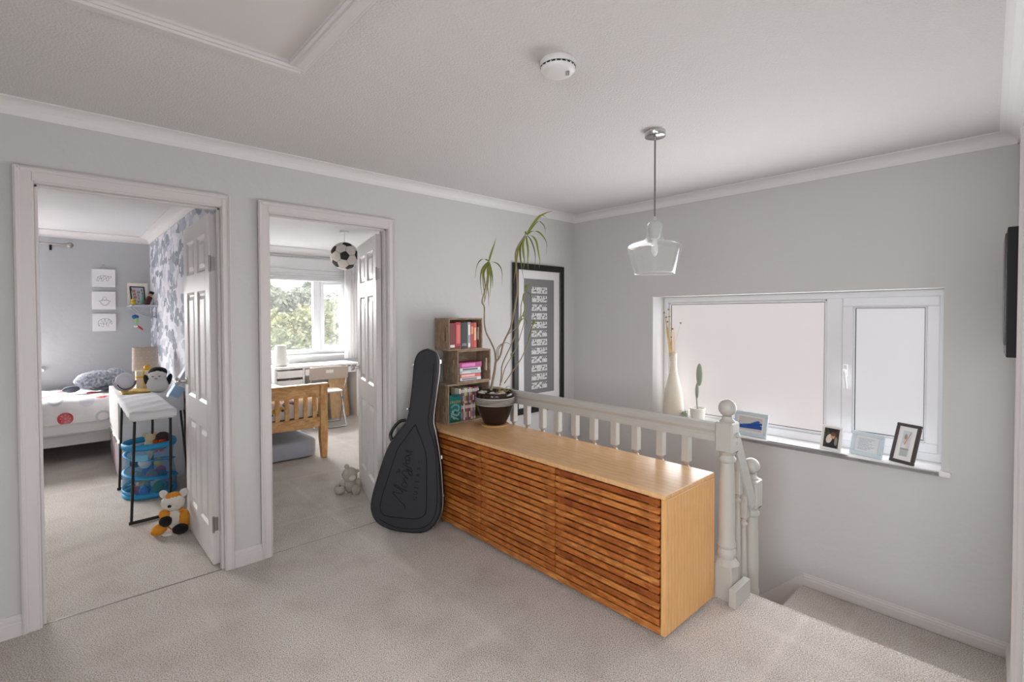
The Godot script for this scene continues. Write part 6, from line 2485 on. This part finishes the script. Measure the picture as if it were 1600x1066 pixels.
	var folds := [[2.215, 0.010, 0.165], [2.05, 0.022, 0.060], [1.995, 0.034, 0.035], [1.962, 0.046, 0.035], [1.93, 0.056, 0.035]]
	for k in folds.size():
		var q: Array = folds[k]
		g = G.new()
		g.bx(-0.95, 0.84, q[0] - q[2], q[0], 0.0, q[1], 0.004)
		part(g, "fold", mat("blind_cloth", rgb(226, 225, 228), 0.9) if k == 0 else M.blind_cloth, o)
	o = thing("curtain", "thin white curtain hanging beside the garden window", "curtain", Vector3(-0.44, 0, sz + 0.13))
	P = []
	for i in 15:
		var row := []
		for k in 61:
			var x := -0.13 + 0.26 * k / 60.0
			row.append(Vector3(x * (0.9 + 0.012 * i), 2.22 - 0.1025 * i, 0.022 * sin(k * 0.62 + 0.06 * i) + 0.006 * sin(k * 1.7)))
		P.append(row)
	g = G.new()
	g.sheet(P)
	var cm := mat("sheer", rgb(240, 238, 238), 0.9)
	cm.backlight_enabled = true
	cm.backlight = rgb(170, 168, 168)
	part(g, "drop", cm, o)
	g = G.new()
	g.tube([Vector3(-1.9, 2.235, 0), Vector3(0.2, 2.235, 0)], 0.009, 10)
	part(g, "rail", M.brushed_steel, o)
	football()
	# teddy by the door
	o = thing("teddy_bear", "cream plush bear slumped by the open door of the desk bedroom", "soft toy", Vector3(-1.945, 0.0, -0.695), -0.5)
	var tb := plush("lamb_cream", rgb(196, 188, 176))
	toy_part(o, "body", tb, Vector3(0.015, 0.06, -0.005), Vector3(0.06, 0.062, 0.055), Vector3.ZERO, 0.05)
	var hd := toy_part(o, "head", tb, Vector3(0.008, 0.142, 0.012), Vector3(0.058, 0.060, 0.052), Vector3(0, 0, 0.25), 0.05)
	toy_part(hd, "muzzle", plush("lamb_pale", rgb(226, 216, 202)), Vector3(0.03, 0.128, 0.055), Vector3(0.028, 0.024, 0.022))
	toy_part(hd, "ear", tb, Vector3(-0.016, 0.205, 0.0), Vector3(0.018, 0.022, 0.012))
	toy_part(hd, "ear", tb, Vector3(0.058, 0.165, 0.0), Vector3(0.022, 0.018, 0.012))
	toy_part(o, "leg", tb, Vector3(-0.065, 0.036, 0.035), Vector3(0.042, 0.036, 0.038), Vector3.ZERO, 0.05)
	toy_part(o, "leg", tb, Vector3(0.058, 0.036, 0.06), Vector3(0.034, 0.042, 0.036), Vector3.ZERO, 0.05)
	toy_part(o, "arm", tb, Vector3(-0.045, 0.075, 0.02), Vector3(0.025, 0.038, 0.025), Vector3(0, 0, -0.4), 0.05)
	toy_part(o, "arm", tb, Vector3(0.075, 0.078, 0.03), Vector3(0.024, 0.040, 0.024), Vector3(0, 0, 0.3), 0.05)
	toy_part(o, "paw_pad", plush("pad_dark", rgb(96, 90, 84)), Vector3(-0.062, 0.066, 0.052), Vector3(0.006, 0.012, 0.006), Vector3.ZERO, 0.0)

func chair() -> void:
	# steel-framed folding chair, facing the desk (-z)
	var o := thing("folding_chair", "beige plastic folding chair with a steel tube frame at the desk", "chair", Vector3(-1.12, 0, -3.17), -0.16)
	var w := 0.215
	var pl := mat("chair_beige", rgb(214, 198, 184), 0.5)
	for s in [-1.0, 1.0]:
		var g := G.new()
		g.tube(curve([Vector3(s * w, 0.77, 0.15), Vector3(s * w, 0.55, 0.09), Vector3(s * w, 0.44, 0.02), Vector3(s * w, 0.012, -0.20)], 5), 0.0105, 10)
		part(g, "front_leg", M.chrome, o)
		g = G.new()
		g.tube([Vector3(s * (w - 0.022), 0.43, -0.10), Vector3(s * (w - 0.022), 0.012, 0.19)], 0.0105, 10)
		part(g, "rear_leg", M.chrome, o)
	for q in [[0.012, -0.20, w], [0.012, 0.19, w - 0.022]]:
		var g := G.new()
		g.tube([Vector3(-q[2], q[0], q[1]), Vector3(q[2], q[0], q[1])], 0.0105, 10)
		part(g, "floor_bar", M.chrome, o)
	var g := G.new()
	# curved back with a hand slot
	var col := 20
	for face in [0.0, 0.014]:
		var P := []
		for i in 9:
			var row := []
			for k in col + 1:
				var f := -1.0 + 2.0 * k / col
				var y := 0.615 + 0.16 * i / 8.0 - 0.012 * f * f * (1.0 if i > 4 else 0.0)
				row.append(Vector3(f * (w + 0.018), y, 0.115 + (y - 0.615) * 0.25 + 0.030 * (1.0 - f * f) + face))
			P.append(row)
		# leave a slot open
		for i in 8:
			for k in col:
				if i >= 4 and i <= 5 and k >= 8 and k <= 11:
					continue
				var m := Vector3(0, 0.1, 1) if face > 0 else Vector3(0, -0.1, -1)
				g.quadn([P[i][k], P[i][k + 1], P[i + 1][k + 1], P[i + 1][k]], [m, m, m, m])
	for k in col:
		var f0 := -1.0 + 2.0 * k / col
		var f1 := -1.0 + 2.0 * (k + 1) / col
		for e in [[0.615, 0.0, -1.0], [0.775, 0.012, 1.0]]:
			var A := Vector3(f0 * (w + 0.018), e[0] - e[1] * f0 * f0, 0.115 + (e[0] - e[1] * f0 * f0 - 0.615) * 0.25 + 0.030 * (1 - f0 * f0))
			var B := Vector3(f1 * (w + 0.018), e[0] - e[1] * f1 * f1, 0.115 + (e[0] - e[1] * f1 * f1 - 0.615) * 0.25 + 0.030 * (1 - f1 * f1))
			g.q(A, B, B + Vector3(0, 0, 0.014), A + Vector3(0, 0, 0.014), Vector3(0, e[2], 0))
	part(g, "backrest", pl, o)
	g = G.new()
	g.ell(Vector3(0, 0.445, -0.04), Vector3(0.185, 0.018, 0.185), 32, 0.5, 0.45)
	part(g, "seat", pl, o)

func football() -> void:
	var at := Vector3(-1.297, H, -2.198)
	var o := thing("football_lamp", "hanging paper lamp printed as a black and white football", "pendant lamp", at)
	var g := G.new()
	g.lathe([Vector2(0.0, -0.022), Vector2(0.044, -0.022), Vector2(0.046, -0.018), Vector2(0.046, 0.0)], 28, 50)
	part(g, "ceiling_rose", M.white_plastic, o)
	g = G.new()
	g.tube([Vector3(0, -0.02, 0), Vector3(0, -0.14, 0)], 0.003, 8)
	part(g, "flex", M.white_plastic, o)
	var R := 0.152
	var C := Vector3(0, -0.277, 0)
	# truncated icosahedron
	var ph := (1.0 + sqrt(5.0)) / 2.0
	var iv := []
	for s in [-1.0, 1.0]:
		for t in [-1.0, 1.0]:
			iv.append(Vector3(0, s, t * ph))
			iv.append(Vector3(s, t * ph, 0))
			iv.append(Vector3(t * ph, 0, s))
	# turn it so that one black panel faces the doorway, a little downwards
	var to := (EYE - (at + C)).normalized()
	to = (to + Vector3(0, 0.02, 0)).normalized()
	var v0: Vector3 = iv[0].normalized()
	var ax := v0.cross(to).normalized()
	var B := Basis(ax, v0.angle_to(to))
	B = Basis(to, 0.32) * B
	var V := []
	for p in iv:
		V.append(B * p.normalized())
	var nb := []
	for i in 12:
		var l := []
		for k in 12:
			if i != k and V[i].dot(V[k]) > 0.4:
				l.append(k)
		nb.append(l)
	var white := mat("football_white", rgb(228, 222, 216), 0.7)
	var black := mat("football_black", rgb(44, 40, 38), 0.7)
	var panel := func(pts: Array, m: Material) -> void:
		var c := Vector3.ZERO
		for p in pts:
			c += p
		c /= pts.size()
		var n: Vector3 = c.normalized()
		var u := n.cross(Vector3(0.3, 0.9, 0.2)).normalized()
		var w := n.cross(u)
		pts.sort_custom(func(a, b): return atan2(a.dot(w), a.dot(u)) < atan2(b.dot(w), b.dot(u)))
		var gg := G.new()
		var K := pts.size()
		for i in K:
			var a: Vector3 = c + (pts[i] - c) * 0.968
			var b: Vector3 = c + (pts[(i + 1) % K] - c) * 0.968
			# three rings out to the edge, pushed onto the sphere
			for q in 4:
				var f0 := q / 4.0
				var f1 := (q + 1) / 4.0
				for h in 3:
					var s0 := h / 3.0
					var s1 := (h + 1) / 3.0
					var e0 := a.lerp(b, s0)
					var e1 := a.lerp(b, s1)
					var k := [c.lerp(e0, f0).normalized(), c.lerp(e1, f0).normalized(), c.lerp(e1, f1).normalized(), c.lerp(e0, f1).normalized()]
					if q == 0:
						gg.tri([C + k[0] * R, C + k[2] * R, C + k[3] * R], [k[0], k[2], k[3]])
					else:
						gg.quadn([C + k[0] * R, C + k[1] * R, C + k[2] * R, C + k[3] * R], k)
		part(gg, "panel", m, o)
	for i in 12:
		var pts := []
		for k in nb[i]:
			pts.append((V[i] * 2.0 + V[k]) / 3.0)
		panel.call(pts, black)
	for i in 12:
		for j in nb[i]:
			for k in nb[j]:
				if i < j and j < k and V[i].dot(V[k]) > 0.4:
					var pts := []
					for e in [[i, j], [j, k], [k, i], [j, i], [k, j], [i, k]]:
						pts.append((V[e[0]] * 2.0 + V[e[1]]) / 3.0)
					panel.call(pts, white)
	g = G.new()
	g.ell(C, Vector3(R, R, R) * 0.985, 32)
	part(g, "seam_ball", mat("football_seam", rgb(120, 112, 106), 0.8), o)

func garden() -> void:
	var r := RandomNumberGenerator.new()
	r.seed = 2024
	# ground far below
	var g := G.new()
	g.bx(-30, 30, -2.9, -2.75, -60, -4.3)
	struct(g, "ground", mat("lawn", rgb(120, 132, 92), 1.0), "garden lawn outside the window", "ground")
	var leafmesh := func(s: float) -> ArrayMesh:
		var q := G.new()
		q.blade([Vector3(0, 0, 0), Vector3(0, s * 0.5, s * 0.08), Vector3(0, s, 0)], s * 0.62, Vector3.RIGHT, 0.3)
		return q.mesh()
	var lm := leafmesh.call(0.16)
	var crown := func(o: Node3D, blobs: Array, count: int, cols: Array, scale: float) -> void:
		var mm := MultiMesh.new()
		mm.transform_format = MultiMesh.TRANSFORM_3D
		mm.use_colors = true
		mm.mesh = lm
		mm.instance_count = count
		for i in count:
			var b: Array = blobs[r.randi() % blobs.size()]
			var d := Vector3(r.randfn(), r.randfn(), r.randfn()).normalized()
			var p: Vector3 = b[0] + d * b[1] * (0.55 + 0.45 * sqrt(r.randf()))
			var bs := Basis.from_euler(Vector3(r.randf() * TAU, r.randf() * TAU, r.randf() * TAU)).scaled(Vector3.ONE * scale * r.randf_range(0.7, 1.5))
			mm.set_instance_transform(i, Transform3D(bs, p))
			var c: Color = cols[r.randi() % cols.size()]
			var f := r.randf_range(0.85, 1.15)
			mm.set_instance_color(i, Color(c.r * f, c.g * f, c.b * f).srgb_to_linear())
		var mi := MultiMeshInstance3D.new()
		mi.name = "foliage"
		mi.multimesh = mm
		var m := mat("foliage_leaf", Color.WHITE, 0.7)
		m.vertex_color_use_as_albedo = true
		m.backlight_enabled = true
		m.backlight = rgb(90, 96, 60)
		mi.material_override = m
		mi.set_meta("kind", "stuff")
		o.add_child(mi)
	var trunk := func(o: Node3D, h: float, rad: float) -> void:
		var q := G.new()
		q.tube(curve([Vector3(0, 0, 0), Vector3(0.1, h * 0.4, 0.05), Vector3(-0.05, h, 0)]), rad, 10)
		part(q, "trunk", mat("bark", rgb(98, 86, 72), 0.95) if not M.has("bark") else M.bark, o)
	# hedge along the garden's end
	var zh := -12.0
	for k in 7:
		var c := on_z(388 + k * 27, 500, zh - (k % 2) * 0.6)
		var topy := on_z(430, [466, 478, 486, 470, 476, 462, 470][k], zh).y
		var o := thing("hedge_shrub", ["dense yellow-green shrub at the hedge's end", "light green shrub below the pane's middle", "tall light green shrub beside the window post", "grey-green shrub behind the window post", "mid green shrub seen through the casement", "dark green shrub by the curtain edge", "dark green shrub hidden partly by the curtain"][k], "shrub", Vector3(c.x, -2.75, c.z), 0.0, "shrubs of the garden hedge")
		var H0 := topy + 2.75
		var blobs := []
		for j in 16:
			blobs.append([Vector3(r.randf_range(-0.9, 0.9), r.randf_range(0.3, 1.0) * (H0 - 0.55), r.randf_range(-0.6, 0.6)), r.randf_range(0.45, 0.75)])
		crown.call(o, blobs, 5200, [[rgb(196, 194, 150), rgb(182, 184, 140), rgb(206, 200, 160)], [rgb(176, 184, 142), rgb(190, 194, 154)], [rgb(166, 176, 136), rgb(184, 190, 152)]][k % 3], 0.85)  # leaf greens paled and greyed to imitate washed-out haze
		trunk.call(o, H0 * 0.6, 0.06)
	# trees standing up behind it
	var ti := 0
	for t in [[412, 434, -17.0, 1.1, 0, "broad haze-paled tree at the window's reveal side"], [452, 476, -20.0, 1.0, 1, "small round tree top above the hedge"], [464, 455, -19.0, 0.8, 2, "slim conifer with a pointed top above the hedge"], [484, 442, -18.0, 1.1, 2, "taller ragged conifer beside the window post"], [514, 450, -16.0, 1.6, 0, "broad birch seen through the casement"], [530, 446, -17.0, 1.5, 0, "leafy tree by the curtain"], [498, 470, -21.0, 1.4, 1, "bushy tree behind the window post"]]:
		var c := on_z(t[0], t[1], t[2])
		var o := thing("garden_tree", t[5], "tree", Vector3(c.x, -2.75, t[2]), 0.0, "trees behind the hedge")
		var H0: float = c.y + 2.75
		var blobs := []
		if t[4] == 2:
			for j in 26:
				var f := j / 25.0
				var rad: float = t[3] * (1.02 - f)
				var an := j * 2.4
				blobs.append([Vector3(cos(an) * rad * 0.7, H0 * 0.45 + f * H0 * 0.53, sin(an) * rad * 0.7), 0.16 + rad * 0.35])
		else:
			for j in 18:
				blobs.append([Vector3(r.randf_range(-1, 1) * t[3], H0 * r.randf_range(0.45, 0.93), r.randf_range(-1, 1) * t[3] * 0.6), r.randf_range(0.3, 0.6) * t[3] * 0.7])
		crown.call(o, blobs, 4200, [[rgb(176, 182, 164), rgb(190, 194, 176)], [rgb(168, 176, 156), rgb(182, 188, 168)], [rgb(158, 166, 150), rgb(174, 180, 164)]][t[4]], 1.1)  # haze painted into the leaves as pale, desaturated colour
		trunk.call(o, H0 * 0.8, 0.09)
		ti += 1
